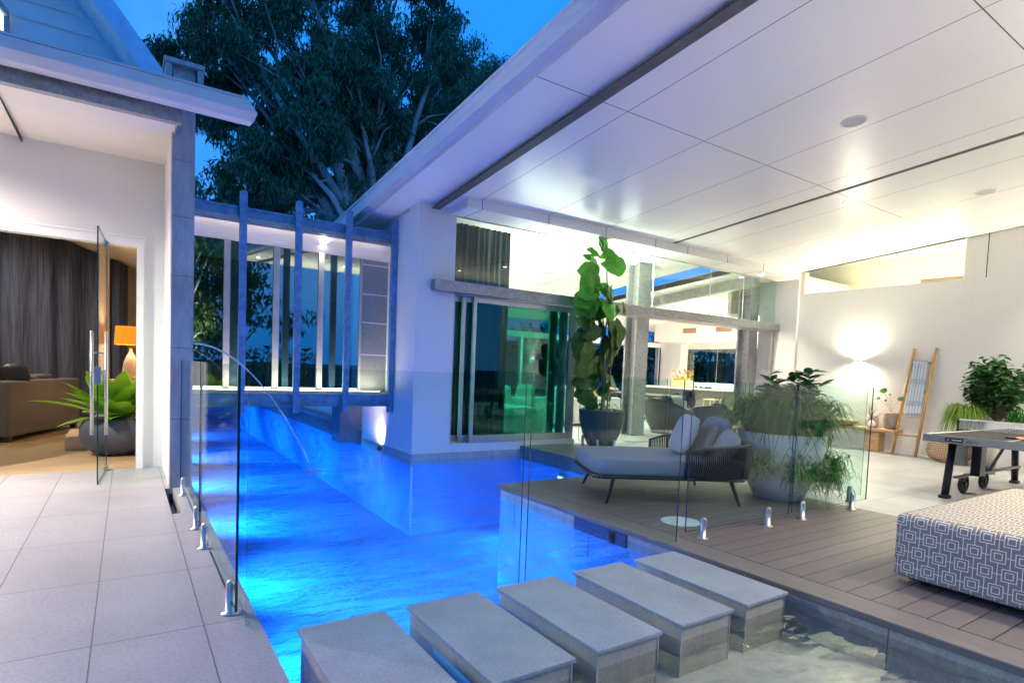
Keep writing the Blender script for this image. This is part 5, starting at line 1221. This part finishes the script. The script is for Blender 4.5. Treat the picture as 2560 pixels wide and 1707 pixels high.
def dchair(label, x, y, rz):
    t = thing("dining_chair", label, "chair", (0, 0, 0), "black dining chairs", ab=False)
    M().rbox(0, 0, 0.45, 0.46, 0.46, 0.06, p=5, n=8).build("seat", BLACKM, t, smooth=True)
    mm = M(); b = len(mm.v)
    for j in range(6):
        for i in range(13):
            a = R(-80+160*i/12); mm.v.append((-0.23*math.cos(a), 0.25*math.sin(a), 0.46+0.075*j*(1-0.35*abs(math.sin(a)))))
    for j in range(5):
        for i in range(12): mm.f.append((b+j*13+i, b+j*13+i+1, b+(j+1)*13+i+1, b+(j+1)*13+i)); mm.mi.append(0)
    o = mm.build("backrest", BLACKM, t, smooth=True); md = o.modifiers.new("th", 'SOLIDIFY'); md.thickness = 0.02
    for (sx, sy) in ((.17, .17), (-.17, .17), (.17, -.17), (-.17, -.17)): M().tube([(sx, sy, 0.43), (sx*1.25, sy*1.25, 0)], [0.014, 0.009], 6).build("leg", BLACKM, t)
    t.location = (x, y, 0.05); t.rotation_euler = (0, 0, rz); return t
c1 = dchair("black moulded dining chair at the near end of the table", 12.95, 10.75, R(60))
for (x, y, rz, lb) in ((13.45, 11.6, 200, "black dining chair on the island side of the table"), (11.75, 12.4, 0, "black dining chair on the lounge side, behind the steel column"), (11.75, 13.3, 0, "farthest black dining chair on the lounge side")):
    place(copy_tree(c1), (x, y, 0.05), R(rz), lb)
t = thing("sideboard", "tan cabinet standing behind the fig tree pot", "cabinet", (10.9, 12.6, 0.05))
M().box(10.6, 11.15, 12.2, 13.6, 0.08, 0.92).build("carcass", M_wood("tan_cabinet", (0.42, 0.30, 0.16), (0.55, 0.41, 0.24)), t, bevel=0.005)
M().box(10.58, 11.17, 12.18, 13.62, 0.921, 0.95).build("cabinet_top", DWOOD, t)
t = thing("fruit_bowl", "bowl of oranges on the dark table top by the steel column", "bowl", (12.4, 13.1, 0.8))
M().lathe([(0.05, 0.0), (0.16, 0.05), (0.20, 0.10), (0.19, 0.10), (0.0, 0.03)], (12.4, 13.1, 0.80), 24).build("bowl", WHITE, t, smooth=True)
mm = M(); 
for (x, y) in ((12.33, 13.1), (12.45, 13.05), (12.42, 13.18)): mm.rbox(x, y, 0.90, 0.09, 0.09, 0.09, p=2, n=8)
mm.build("orange", simple("orange_peel", (0.9, 0.32, 0.02), 0.5), t, smooth=True, split=True)
t = thing("candle", "lit cream candle standing on the tan cabinet", "candle", (10.9, 12.5, 0.95))
M().lathe([(0.05, 0), (0.05, 0.16), (0.0, 0.16)], (10.9, 12.5, 0.95), 16).build("wax", emit("candle_wax", (1, 0.62, 0.32), 1.6), t)
t = thing("kitchen_island", "long kitchen island with a thin pale stone top and grey front", "kitchen island", (15.4, 12, 0.05))
M().box(15.05, 15.8, 9.3, 14.3, 0.05, 0.94).build("carcass", M_wood("grey_oak", (0.19, 0.165, 0.14), (0.27, 0.24, 0.20), (20, 20, 2)), t)
M().box(14.85, 15.85, 9.2, 14.5, 0.945, 1.0).build("worktop", simple("pale_stone_top", (0.72, 0.70, 0.66), 0.2, var=0.06), t, bevel=0.004)
t = thing("kitchen_bench", "rear kitchen worktop under the dark window", "worktop", (17.7, 12, 0.05))
M().box(17.4, 18.0, 9.2, 14.9, 0.05, 0.94).build("carcass", INTW, t); M().box(17.35, 18.0, 9.2, 14.9, 0.941, 1.0).build("worktop", simple("bench_top", (0.35, 0.40, 0.38), 0.2), t)
def stool(label, x, y, rz):
    t = thing("bar_stool", label, "bar stool", (0, 0, 0), "light timber bar stools along the island", ab=False)
    M().box(-0.17, 0.17, -0.21, 0.21, 0.62, 0.66).build("seat", OAK, t, bevel=0.01)
    for (sx, sy) in ((1, 1), (-1, 1), (1, -1), (-1, -1)): M().tube([(sx*.14, sy*.17, 0.63), (sx*.18, sy*.22, 0)], [0.02, 0.016], 8).build("leg", OAK, t)
    mm = M(); mm.tube([(-.165, -.2, .25), (-.165, .2, .25)], 0.012, 6); mm.tube([(.165, -.2, .25), (.165, .2, .25)], 0.012, 6); mm.tube([(-.16, .2, .32), (.16, .2, .32)], 0.012, 6); mm.tube([(-.16, -.2, .32), (.16, -.2, .32)], 0.012, 6); mm.build("stretcher", OAK, t, split=True)
    t.location = (x, y, 0.05); t.rotation_euler = (0, 0, rz); return t
s1 = stool("light timber bar stool farthest along the island", 14.55, 13.3, 0)
for (y, lb) in ((12.1, "second light timber bar stool from the far end, seen beside the gate's black edge"), (11.1, "third light timber bar stool, above the wicker chairs"), (10.1, "light timber bar stool nearest the right jamb")):
    place(copy_tree(s1), (14.55, y, 0.05), 0.0, lb)
t = thing("flower_crate", "timber crate of yellow flowers standing on the island worktop", "flower box", (15.1, 12.8, 1.0))
M().box(14.95, 15.25, 12.35, 13.1, 1.0, 1.22).build("crate", OAK, t, bevel=0.01)
mm = M(); rg = random.Random(4)
for k in range(70): oval_leaf(mm, (15.1+rg.gauss(0, .1), 12.72+rg.gauss(0, .22), 1.24+rg.uniform(0, .28)), (rg.gauss(0, 1), rg.gauss(0, 1), .8), (0, 0, 1), 0.12, 0.06, 0.1, 3)
mm.tube([(15.1, 12.4, 1.225), (15.1, 12.7, 1.25), (15.1, 13.05, 1.225)], 0.06, 8).build("flowers", M_leaf("yellow_petal", (0.22, 0.17, 0.02), (0.50, 0.36, 0.06), 0.5, 0.3), t)
t = thing("striped_bowl", "black and white striped cloth bundle on the island worktop", "cloth", (15.1, 11.9, 1.0))
mm = M()
for k in range(5): mm.mat(k % 2).rbox(15.05+0.02*k, 11.65+0.11*k, 1.035+0.015*(k % 2), 0.22, 0.16, 0.07, n=6)
mm.build("cloth_fold", [BLACKM, WHITE], t, smooth=True, split=True)
t = thing("snake_plant", "dark spiky snake plant standing behind the right wicker chair", "potted plant", (12.9, 9.7, 0.05))
M().lathe([(0.0, 0), (0.13, 0), (0.16, 0.3), (0.0, 0.28)], (12.9, 9.7, 0.05), 20).build("pot", CHAR, t, smooth=True)
mm = M(); rg = random.Random(6)
for k in range(9): oval_leaf(mm, (12.9+rg.gauss(0, .04), 9.7+rg.gauss(0, .04), 0.3), (rg.gauss(0, .35), rg.gauss(0, .35), 1), (0.8, -0.6, 0), rg.uniform(0.6, 0.95), 0.10, 0.02, 6)
mm.build("leaves", SHRUB, t)

# ================================================================== SIDE WALL GROUP
TIM = M_wood("reclaimed_timber", (0.36, 0.20, 0.09), (0.56, 0.36, 0.19), (3, 3, 14)); BAM = M_wood("bamboo_pole", (0.45, 0.24, 0.08), (0.62, 0.37, 0.15), (8, 8, 3))
t = thing("ladder", "bamboo towel ladder leaning against the white side wall", "ladder", (12.5, 5.0, 0))
for (yb, yt) in ((5.24, 5.13), (4.84, 4.76)): M().tube([(12.42, yb, 0.0), (12.58, (yb+yt)/2+0.004, 1.0), (12.765, yt, 2.06)], [0.030, 0.028, 0.026], 10).build("rail", BAM, t, smooth=True)
for z in (0.38, 0.80, 1.22, 1.78):
    q = z/2.06; x = 12.42+0.345*q; M().tube([(x, 5.24-0.11*q-0.02, z), (x, 4.84-0.08*q+0.02, z)], 0.018, 8).build("rung", BAM, t, smooth=True)
def drape(z0, z1, y0, y1, x0, x1, seed=0):
    mm = M(); nx, nz = 14, 18; b = 0
    for j in range(nz+1):
        q = j/nz; z = z1+(z0-z1)*q
        for i in range(nx+1):
            s_ = i/nx; y = y0+(y1-y0)*s_ - 0.03*q*s_; x = x1+(x0-x1)*q + 0.008*math.sin(s_*14+q*3+seed)*(0.4+q)
            mm.v.append((x, y, z))
    for j in range(nz):
        for i in range(nx): mm.f.append((j*(nx+1)+i, j*(nx+1)+i+1, (j+1)*(nx+1)+i+1, (j+1)*(nx+1)+i)); mm.mi.append(0)
    return mm
tt = NT("towel_cloth"); v = tt.coords(); x, y, z = tt.xyz(v); st_ = tt.math('MAXIMUM', tt.line(y, 0.05, 0.0, 0.018), tt.math('MULTIPLY', tt.line(z, 0.42, 1.42, 0.10), 0.8)); nz_ = tt.noise(tt.coords("Object", (40, 40, 3)), 2, 4)
TOW = tt.done(tt.principled(tt.mixc(tt.math('MULTIPLY', st_, nz_), (0.55, 0.60, 0.68), (0.10, 0.16, 0.26)), 0.9, 0, tt.bump(nz_, 0.3, 0.01), 0.2))
t = thing("towel", "pale blue striped fringed towel hung over the ladder's top rung", "towel", (12.6, 4.95, 0.75))
M_ = drape(0.78, 1.81, 5.11, 4.86, 12.52, 12.70); o = M_.build("towel_cloth", TOW, t, smooth=True); o.modifiers.new("th", 'SOLIDIFY').thickness = 0.012
mm = M()
for zz_ in (1.40, 1.02, 0.78):
    for k in range(16): y = 5.10-0.236*k/15-0.02; xx = 12.52+(zz_-0.78)*0.175-0.012; mm.tube([(xx, y, zz_), (xx-0.004, y+0.004, zz_-0.06)], 0.0022, 4)
mm.build("fringe", M_fabric("fringe_thread", (0.25, 0.3, 0.4)), t)
t = thing("bench", "rustic solid timber bench under the wall light", "bench", (12.6, 6.1, 0))
M().box(12.36, 12.72, 5.20, 7.10, 0.40, 0.465).build("bench_top", TIM, t, bevel=0.012)
for (y0, y1) in ((5.50, 5.78), (6.55, 6.85)): M().box(12.42, 12.68, y0, y1, 0.0, 0.399).build("leg", TIM, t, bevel=0.01)
CORK = M_stone("bark_pot", (0.42, 0.33, 0.26), 0.35, 0.9, 0.8)
t = thing("potted_plant", "round-leaved money plant in a rough bark pot on the bench", "potted plant", (12.55, 5.36, 0.465))
M().lathe([(0, 0), (0.10, 0), (0.125, 0.06), (0.13, 0.30), (0.12, 0.33), (0.10, 0.32), (0.0, 0.30)], (12.55, 5.36, 0.466), 26).build("pot", CORK, t, smooth=True)
mm = M(); st = M()
for (dy, dz, dd) in ((0.16, 0.42, .15), (-0.16, 0.28, .12), (0.24, 0.27, .08), (0.10, 0.24, .06), (0.03, 0.36, .05)):
    e = Vector((12.50, 5.36+dy, 0.78+dz)); st.tube([(12.55, 5.36, 0.78), Vector((12.54, 5.36+dy*0.4, 0.78+dz*0.6)), e], 0.005, 5)
    oval_leaf(mm, e+Vector((0, -dd*0.5, 0)), (0, 1, 0.15), (-0.8, 0, 0.6), dd, dd*0.9, 0.1, 6)
st.build("stem", OAK, t); mm.build("leaves", SHRUB, t, smooth=True)
t = thing("vase", "small white bulb vase with dried twigs on the bench", "vase", (12.45, 5.66, 0.465))
M().lathe([(0.0, 0), (0.035, 0), (0.065, 0.04), (0.07, 0.08), (0.045, 0.125), (0.018, 0.14), (0.02, 0.16)], (12.45, 5.66, 0.466), 24).build("vase_body", WHITE, t, smooth=True)
mm = M(); rg = random.Random(9)
for k in range(26):
    a = Vector((12.46, 5.67, 0.62)); b_ = a+Vector((rg.gauss(0, .05), rg.gauss(0, .09), rg.uniform(.12, .34))); mm.tube([a, a.lerp(b_, .5)+Vector((0, rg.gauss(0, .02), 0)), b_], 0.003, 4)
mm.build("twigs", M_wood("twig", (0.16, 0.1, 0.06), (0.28, 0.2, 0.13)), t)
t = thing("vase", "wider pale textured vase behind the small bulb vase", "vase", (12.6, 5.72, 0.465))
M().lathe([(0.0, 0), (0.09, 0), (0.12, 0.08), (0.11, 0.20), (0.08, 0.24)], (12.60, 5.72, 0.466), 24).build("vase_body", M_stone("pale_ceramic", (0.6, 0.5, 0.43), 0.1), t, smooth=True)
t = thing("bowl", "brown low wooden bowl on the bench behind the glass fence edge", "bowl", (12.5, 6.2, 0.465))
M().lathe([(0.0, 0.01), (0.12, 0.0), (0.22, 0.06), (0.24, 0.11), (0.22, 0.11), (0.0, 0.03)], (12.5, 6.2, 0.466), 28).build("bowl_body", TIM, t, smooth=True)
# basket
t = thing("basket", "round open-weave rattan basket on the floor beside the ladder", "basket", (12.35, 4.28, 0))
RAT = M_wood("rattan", (0.34, 0.20, 0.09), (0.5, 0.33, 0.17))
mm = M(); bp = [(0.20, 0.01), (0.30, 0.06), (0.345, 0.16), (0.33, 0.28), (0.27, 0.38), (0.24, 0.41)]
for k in range(54):
    a = 2*math.pi*k/54; tw_ = 0.15
    mm.tube([(12.35+r_*math.cos(a+tw_*z_), 4.28+r_*math.sin(a+tw_*z_), z_) for (r_, z_) in bp], 0.005, 4)
for z_ in (0.01, 0.05, 0.09, 0.13, 0.17, 0.21, 0.25, 0.29, 0.33, 0.37, 0.41):
    for (a_, b_) in zip(bp[:-1], bp[1:]):
        if a_[1] <= z_ <= b_[1]: r_ = a_[0]+(b_[0]-a_[0])*(z_-a_[1])/(b_[1]-a_[1])
    mm.tube([(12.35+(r_+0.004)*math.cos(2*math.pi*k/40), 4.28+(r_+0.004)*math.sin(2*math.pi*k/40), z_) for k in range(41)], 0.007 if 0.02 < z_ < 0.4 else 0.013, 5, cap=False)
mm.build("weave", RAT, t)
# spider plant on a pedestal
t = thing("potted_plant", "yellow-green spider plant spilling from a slim dark pedestal", "potted plant", (12.0, 3.98, 0))
M().lathe([(0.10, 0), (0.085, 0.1), (0.08, 0.5), (0.11, 0.74), (0.12, 0.80), (0.0, 0.79)], (12.0, 3.98, 0), 24).build("pedestal", CHAR, t, smooth=True)
mm = M(); rg = random.Random(12)
for k in range(420):
    a = rg.uniform(0, 6.283); blade(mm, (12.0+0.08*math.cos(a), 3.98+0.08*math.sin(a), 0.80), a+rg.gauss(0, .3), rg.uniform(0.2, 0.42), 0.022, rg.uniform(0.12, 0.34), rg.uniform(0.15, 0.62), 6, rg.gauss(0, .04))
mm.build("grass_tuft", GRASSY, t)
# tall white planter with shrub
t = thing("planter", "tall white tapered planter holding a dark leafy shrub behind the tennis table", "planter", (12.25, 3.55, 0))
M().lathe([(0.0, 0), (0.22, 0), (0.25, 0.03), (0.36, 0.5), (0.385, 0.80), (0.36, 0.80), (0.33, 0.70), (0, 0.70)], (12.25, 3.50, 0), 40).build("pot", WPOT, t, smooth=True)
mm = M(); st = M(); rg = random.Random(15)
for k in range(64):
    a = rg.uniform(0, 6.28); ph = rg.uniform(-1.2, 1.5); rr_ = 0.47*math.cos(ph)*rg.uniform(.7, 1); zc = 1.42+0.34*math.sin(ph); e = Vector((12.28+rr_*math.cos(a), 3.66+rr_*1.1*math.sin(a), zc)); s0 = Vector((12.27, 3.60, 0.75))
    st.tube([s0, s0.lerp(e, .5)+Vector((rg.gauss(0, .03), rg.gauss(0, .03), 0)), e], [0.008, 0.005, 0.002], 5)
    for q in range(30):
        p = s0.lerp(e, rg.uniform(.55, 1.1))+Vector((rg.gauss(0, .03), rg.gauss(0, .03), rg.gauss(0, .03))); an = rg.uniform(0, 6.28); oval_leaf(mm, p, (math.cos(an), math.sin(an), rg.uniform(-.4, .4)), (rg.gauss(0, .3), rg.gauss(0, .3), 1), rg.uniform(.09, .15), rg.uniform(.05, .075), .2, 4)
st.build("stem", DWOOD, t); mm.build("shrub_leaves", SHRUB, t)
mm = M()
for k in range(260):
    a = rg.uniform(-2.6, 0.6); blade(mm, (12.25+0.25*math.cos(a), 3.42+0.25*math.sin(a), 0.78), a+rg.gauss(0, .5), rg.uniform(.15, .34), 0.012, rg.uniform(.12, .3), rg.uniform(0.02, .25), 5, rg.gauss(0, .03))
mm.build("grass_tuft", GRASSD, t)
t = thing("stone_stool", "tall stone drum with a carved diamond texture behind the table's front leg", "pedestal", (11.3, 3.45, 0))
mm = M().lathe([(0.0, 0), (0.15, 0), (0.16, 0.3), (0.15, 0.6), (0.0, 0.6)], (11.3, 3.45, 0), 24)
mm.build("drum", M_stone("carved_stone", (0.40, 0.37, 0.32), 0.4, 0.85, 0.9), t, smooth=True)
t = thing("ball_planter", "low round white bowl planter beside the wall under the tennis table", "planter", (12.2, 2.75, 0))
M().lathe([(0.0, 0), (0.16, 0.0), (0.30, 0.12), (0.34, 0.26), (0.28, 0.42), (0.24, 0.44), (0.0, 0.40)], (12.2, 2.72, 0), 36).build("pot", WPOT, t, smooth=True)

# ================================================================== TABLE TENNIS
t = thing("tennis_table", "grey outdoor table tennis table with a low white-taped net on black wheels", "table tennis table", (9.4, 2.3, 0))
TG = simple("table_grey", (0.036, 0.035, 0.034), 0.85, spec=0.12, var=0.05); TS = simple("table_edge_silver", (0.30, 0.295, 0.29), 0.4, 0.2, var=0.04)
M().box(8.06, 10.80, 1.50, 3.05, 0.742, 0.76).build("table_top", TG, t)
mm = M(); mm.box(8.04, 8.06, 1.48, 3.07, 0.675, 0.763); mm.box(10.80, 10.82, 1.48, 3.07, 0.675, 0.763); mm.box(8.06, 10.80, 3.05, 3.07, 0.675, 0.763); mm.box(8.06, 10.80, 1.48, 1.50, 0.675, 0.763); mm.build("table_apron", TS, t)
mm = M(); mm.box(8.06, 10.80, 3.03, 3.05, 0.7602, 0.7610); mm.box(8.06, 8.08, 1.5, 3.03, 0.7602, 0.7610); mm.box(8.08, 10.80, 2.268, 2.278, 0.7602, 0.7608); mm.build("line_marking", WHITE, t)
mm = M(); mm.box(9.425, 9.435, 1.40, 3.17, 0.775, 0.895)
tn = NT("net_mesh"); v = tn.coords(); x, y, z = tn.xyz(v); lm = tn.math('MAXIMUM', tn.line(y, 0.016, 0, 0.004), tn.line(z, 0.016, 0, 0.004)); tb_ = tn.n("ShaderNodeBsdfTransparent"); df = tn.n("ShaderNodeBsdfDiffuse"); df.inputs[0].default_value = (.5, .5, .5, 1); mxn = tn.n("ShaderNodeMixShader"); tn.l(lm, mxn.inputs[0]); tn.l(tb_.outputs[0], mxn.inputs[1]); tn.l(df.outputs[0], mxn.inputs[2])
mm.build("net", tn.done(mxn), t)
M().box(9.42, 9.44, 1.38, 3.19, 0.8955, 0.912).build("net_tape", WHITE, t)
mm = M(); mm.tube([(9.43, 3.19, 0.70), (9.43, 3.19, 0.92)], 0.012, 8); mm.box(9.38, 9.48, 3.05, 3.20, 0.70, 0.735); mm.tube([(9.43, 1.38, 0.70), (9.43, 1.38, 0.92)], 0.012, 8); mm.build("net_post", BLACKM, t)
for (x, y) in ((8.22, 2.86), (8.22, 1.68), (10.6, 2.86), (10.6, 1.68)):
    M().tube([(x, y, 0.03), (x+(0.12 if x < 9 else -0.12), y, 0.68)], 0.042, 12).build("leg", BLACKM, t, smooth=True); M().box(x-0.06, x+0.06, y-0.05, y+0.05, 0.0, 0.04).build("leg_foot", RUBBER, t, bevel=0.008)
mm = M()
for y in (1.78, 2.80): mm.box(8.30, 10.5, y-0.02, y+0.02, 0.24, 0.27)
mm.tube([(8.75, 2.82, 0.66), (9.45, 2.82, 0.255)], 0.02, 6); mm.tube([(10.1, 2.82, 0.66), (9.45, 2.82, 0.255)], 0.02, 6); mm.tube([(8.75, 1.8, 0.66), (9.45, 1.8, 0.255)], 0.02, 6)
mm.box(8.85, 9.0, 2.45, 2.62, 0.16, 0.66) if 0 else None
mm.build("under_frame", simple("frame_grey", (0.18, 0.18, 0.19), 0.4), t)
M().box(8.62, 8.80, 2.66, 2.76, 0.26, 0.67).build("ball_store", BLACKM, t, bevel=0.01)
for (x, y) in ((8.88, 2.90), (9.55, 2.90), (8.88, 1.66), (9.55, 1.66)):
    w = M(); prof_ = [(0.085, -0.022), (0.112, -0.024), (0.118, -0.012), (0.118, 0.012), (0.112, 0.024), (0.085, 0.022), (0.085, -0.022)]
    b = len(w.v)
    for (r_, o_) in prof_:
        for k in range(32): a = 2*math.pi*k/32; w.v.append((x+r_*math.cos(a), y+o_, 0.118+r_*math.sin(a)))
    for i in range(len(prof_)-1):
        for k in range(32): w.f.append((b+i*32+k, b+i*32+(k+1) % 32, b+(i+1)*32+(k+1) % 32, b+(i+1)*32+k)); w.mi.append(0)
    for k in range(5): a = 2*math.pi*k/5; w.tube([(x, y, 0.118), (x+0.09*math.cos(a), y, 0.118+0.09*math.sin(a))], [0.02, 0.014], 6)
    w.tube([(x, y-0.03, 0.118), (x, y+0.03, 0.118)], 0.03, 12); w.build("wheel", RUBBER, t)
    M().tube([(x, y, 0.15), (x-0.03, y-0.02, 0.25)], 0.018, 8).build("wheel_bracket", TS, t)
M().box(9.50, 9.60, 2.84, 2.88, 0.235, 0.275).build("brake_tab", simple("orange_plastic", (0.9, 0.15, 0.02), 0.4), t)
# badge and model lettering on the end apron
M().box(8.0365, 8.0395, 2.66, 2.84, 0.695, 0.742).build("badge_plate", simple("badge_navy", (0.015, 0.02, 0.035), 0.3), t)
def text(s_, loc, size, mat, parent, rot=(R(90), 0, R(-90)), shear=0.25, name="lettering"):
    cu = bpy.data.curves.new(name, 'FONT'); cu.body = s_; cu.size = size; cu.shear = shear; cu.extrude = 0.0008; cu.materials.append(mat)
    o = bpy.data.objects.new(name, cu); COL.objects.link(o)
    dg = bpy.context.evaluated_depsgraph_get(); me_ = bpy.data.meshes.new_from_object(o.evaluated_get(dg)); bpy.data.objects.remove(o)
    me_.materials.clear(); me_.materials.append(mat)
    o = bpy.data.objects.new(name, me_); COL.objects.link(o); o.parent = parent; o.location = Vector(loc)-Vector(parent["_w"]); o.rotation_euler = rot; return o
text("KKITS", (8.0375, 2.63, 0.700), 0.042, BLACKM, t)
text("cf", (8.0345, 2.825, 0.705), 0.036, WHITE, t)
M().box(8.0350, 8.0362, 2.675, 2.77, 0.712, 0.724).build("badge_stripe", WHITE, t)
# bat
tb = thing("table_tennis_bat", "orange-faced bat lying on the table tennis table", "bat", (8.55, 2.30, 0.765))
BT = Matrix.Translation((8.60, 2.27, 0.775)) @ RZ(-62) @ RX(4)
mm = M(); mm.lathe([(0.0, -0.008), (0.078, -0.008), (0.078, 0.0)], (0, 0, 0), 28, 1.0, 0.97); mm.v = [tuple(BT @ Vector(v_)) for v_ in mm.v]; mm.build("blade_back", BLACKM, tb)
mm = M(); mm.lathe([(0.078, 0.0005), (0.078, 0.005), (0.0, 0.006)], (0, 0, 0), 28, 1.0, 0.97); mm.v = [tuple(BT @ Vector(v_)) for v_ in mm.v]; mm.build("rubber_face", simple("orange_rubber", (0.95, 0.22, 0.08), 0.6), tb)
M().box(-0.17, -0.06, -0.013, 0.013, -0.012, 0.008, BT).build("handle", BLACKM, tb, bevel=0.003)

# ================================================================== LEFT ROOM
m = wavy(-4.6, 0.02, 15.0, 0.02, 4.5, 0.12, 0.42, n=400)
m.v = [(a_, b_, c_ if c_ < 1 else 3.13+0.349*(0.3-a_)) for a_, b_, c_ in m.v]
tag(m.build("curtain", CURT, None, smooth=True), "tall charcoal pleated curtain across the back of the left room", "curtain")
BR = M_fabric("taupe_sofa", (0.115, 0.11, 0.108), 90)
t = thing("sofa", "taupe sofa in the left room with its back to the doorway", "sofa", (-1.8, 12, 0))
T = Matrix.Translation((-0.70, 13.0, 0)) @ Matrix.Rotation(math.atan2(-2.0, -0.68)-math.pi, 4, 'Z')
M().box(-2.2, 0.0, 0.0, 0.25, 0.07, 0.88, T).build("sofa_back", BR, t, bevel=0.03)
M().box(-2.2, -0.0, -0.0-0.95, -0.001, 0.07, 0.42, T).build("sofa_base", BR, t, bevel=0.03) if 0 else M().box(-2.2, 0.0, 0.251, 1.1, 0.07, 0.42, T).build("sofa_base", BR, t, bevel=0.03)
mm = M()
for u in (-1.75, -1.1, -0.45): mm.rbox(u, 0.42, 0.74, 0.62, 0.22, 0.42, T, p=5)
mm.build("back_cushion", BR, t, smooth=True, split=True)
for (u, v_) in ((-0.08, 0.06), (-2.1, 0.06)): M().box(u-0.04, u+0.04, v_-0.03, v_+0.05, 0, 0.07, T).build("leg", BLACKM, t)
tag(M().rbox(-1.42, 11.5, 0.95, 0.42, 0.14, 0.36, None, p=3.2, pinch=0.35).build("cushion", BLACKM, None, smooth=True), "black and white cushion peeping over the taupe sofa's back", "cushion")
t = thing("steel_column", "pale square column inside the left room behind the open glass door", "column", (-0.33, 13.4, 0), "columns inside the left room")
M().box(-0.42, -0.27, 13.2, 13.4, 0, 3.5).build("column_shaft", M_stone("pale_timber_column", (0.55, 0.47, 0.38), 0.1), t)
t = thing("low_plinth", "low tan block on the left room floor behind the dark bowl planter", "plinth", (-0.4, 10.3, 0))
M().box(-0.70, 0.25, 9.9, 10.9, 0.0, 0.185).build("plinth_block", M_wood("sand_stone", (0.50, 0.40, 0.28), (0.6, 0.5, 0.36)), t, bevel=0.006)
t = thing("planter", "dark round bowl planter with broad bright green bird's nest fern inside the doorway", "planter", (-0.12, 9.4, 0))
NAVP = M_stone("dark_bowl_pot", (0.06, 0.075, 0.11), 0.3, 0.55, 0.4)
M().lathe([(0.0, 0), (0.20, 0), (0.34, 0.10), (0.40, 0.24), (0.395, 0.36), (0.34, 0.475), (0.31, 0.49), (0.28, 0.46), (0, 0.45)], (-0.12, 9.4, 0), 40).build("pot", NAVP, t, smooth=True)
mm = M(); rg = random.Random(2)
for (a, L, Wd, el) in ((165, .6, .17, .9), (130, .7, .18, 2.2), (95, .62, .17, 1.1), (45, .8, .2, 2.6), (10, .75, .2, 2.2), (-35, .7, .2, 1.4), (-65, .7, .2, 2.0), (-100, .7, .2, 2.4), (-125, .5, .2, .6), (-155, .55, .2, 1.6), (220, .7, .2, 1.1), (255, .5, .2, .5), (178, .85, .17, .62), (150, .6, .16, 1.3), (110, .8, .2, 1.6), (80, .85, .2, 2.0), (60, .7, .18, 1.5), (20, .7, .2, 1.2), (0, .6, .18, .9), (-20, .65, .2, .5), (-50, .6, .2, .8), (-80, .55, .2, 1.0), (-110, .6, .2, 1.2), (-140, .6, .18, .9), (190, .55, .16, .12), (200, .7, .18, 1.7), (240, .8, .2, 2.4), (280, .8, .2, 2.6), (310, .75, .2, 2.0), (340, .8, .2, 1.5), (90, .5, .16, .5), (-95, .5, .16, .4)):
    oval_leaf(mm, (-0.12+0.08*math.cos(R(a)), 9.4+0.08*math.sin(R(a)), 0.46), (math.cos(R(a)), math.sin(R(a)), el), (-math.cos(R(a))*el, -math.sin(R(a))*el, 1), L, Wd*1.35, 0.28, 9, 0.1)
mm.build("leaves", M_leaf("fern_leaf", (0.10, 0.30, 0.02), (0.28, 0.52, 0.04), 0.35, 0.3), t, smooth=True)
t = thing("table_lamp", "table lamp with an orange drum shade on a cream ceramic base", "lamp", (0.03, 11.6, 0.9))
M().lathe([(0.0, 0.0), (0.11, 0.0), (0.13, 0.10), (0.10, 0.30), (0.05, 0.42), (0.02, 0.46), (0.02, 0.52)], (0.06, 11.6, 0.92), 28).build("lamp_base", M_stone("cream_ceramic", (0.62, 0.5, 0.4), 0.08), t, smooth=True)
so = M().lathe([(0.235, 0.0), (0.215, 0.30)], (0.06, 11.6, 1.50), 36)
ts_ = NT("orange_lampshade"); tl = ts_.n("ShaderNodeEmission"); tl.inputs[0].default_value = (1.0, 0.30, 0.02, 1); tl.inputs[1].default_value = 0.32; dfs = ts_.n("ShaderNodeBsdfDiffuse"); dfs.inputs[0].default_value = (0.6, 0.2, 0.03, 1); ad = ts_.n("ShaderNodeAddShader"); ts_.l(tl.outputs[0], ad.inputs[0]); ts_.l(dfs.outputs[0], ad.inputs[1])
so.build("lamp_shade", ts_.done(ad), t, smooth=True)
M().lathe([(0.0, 0.05), (0.04, 0.07), (0.045, 0.12), (0.0, 0.17)], (0.06, 11.6, 1.5), 14).build("bulb", emit("warm_bulb", (1, 0.75, 0.45), 40), t)
l = lamp("lamp_glow", 'POINT', (0, 0, 0), 28, (1, 0.72, 0.42), 0.06); l.parent = t; l.location = (0.03, 0, 0.72)
t = thing("console_table", "slim console table carrying the orange shaded lamp", "table", (-0.1, 11.6, 0))
M().box(-0.35, 0.28, 11.35, 11.85, 0.88, 0.92).box(-0.35, -0.31, 11.35, 11.85, 0, 0.879).box(0.24, 0.28, 11.35, 11.85, 0, 0.879).build("table_top", OAK, t)

for o in list(bpy.data.objects):
    for k in ("_abs", "_w"):
        if k in o: del o[k]
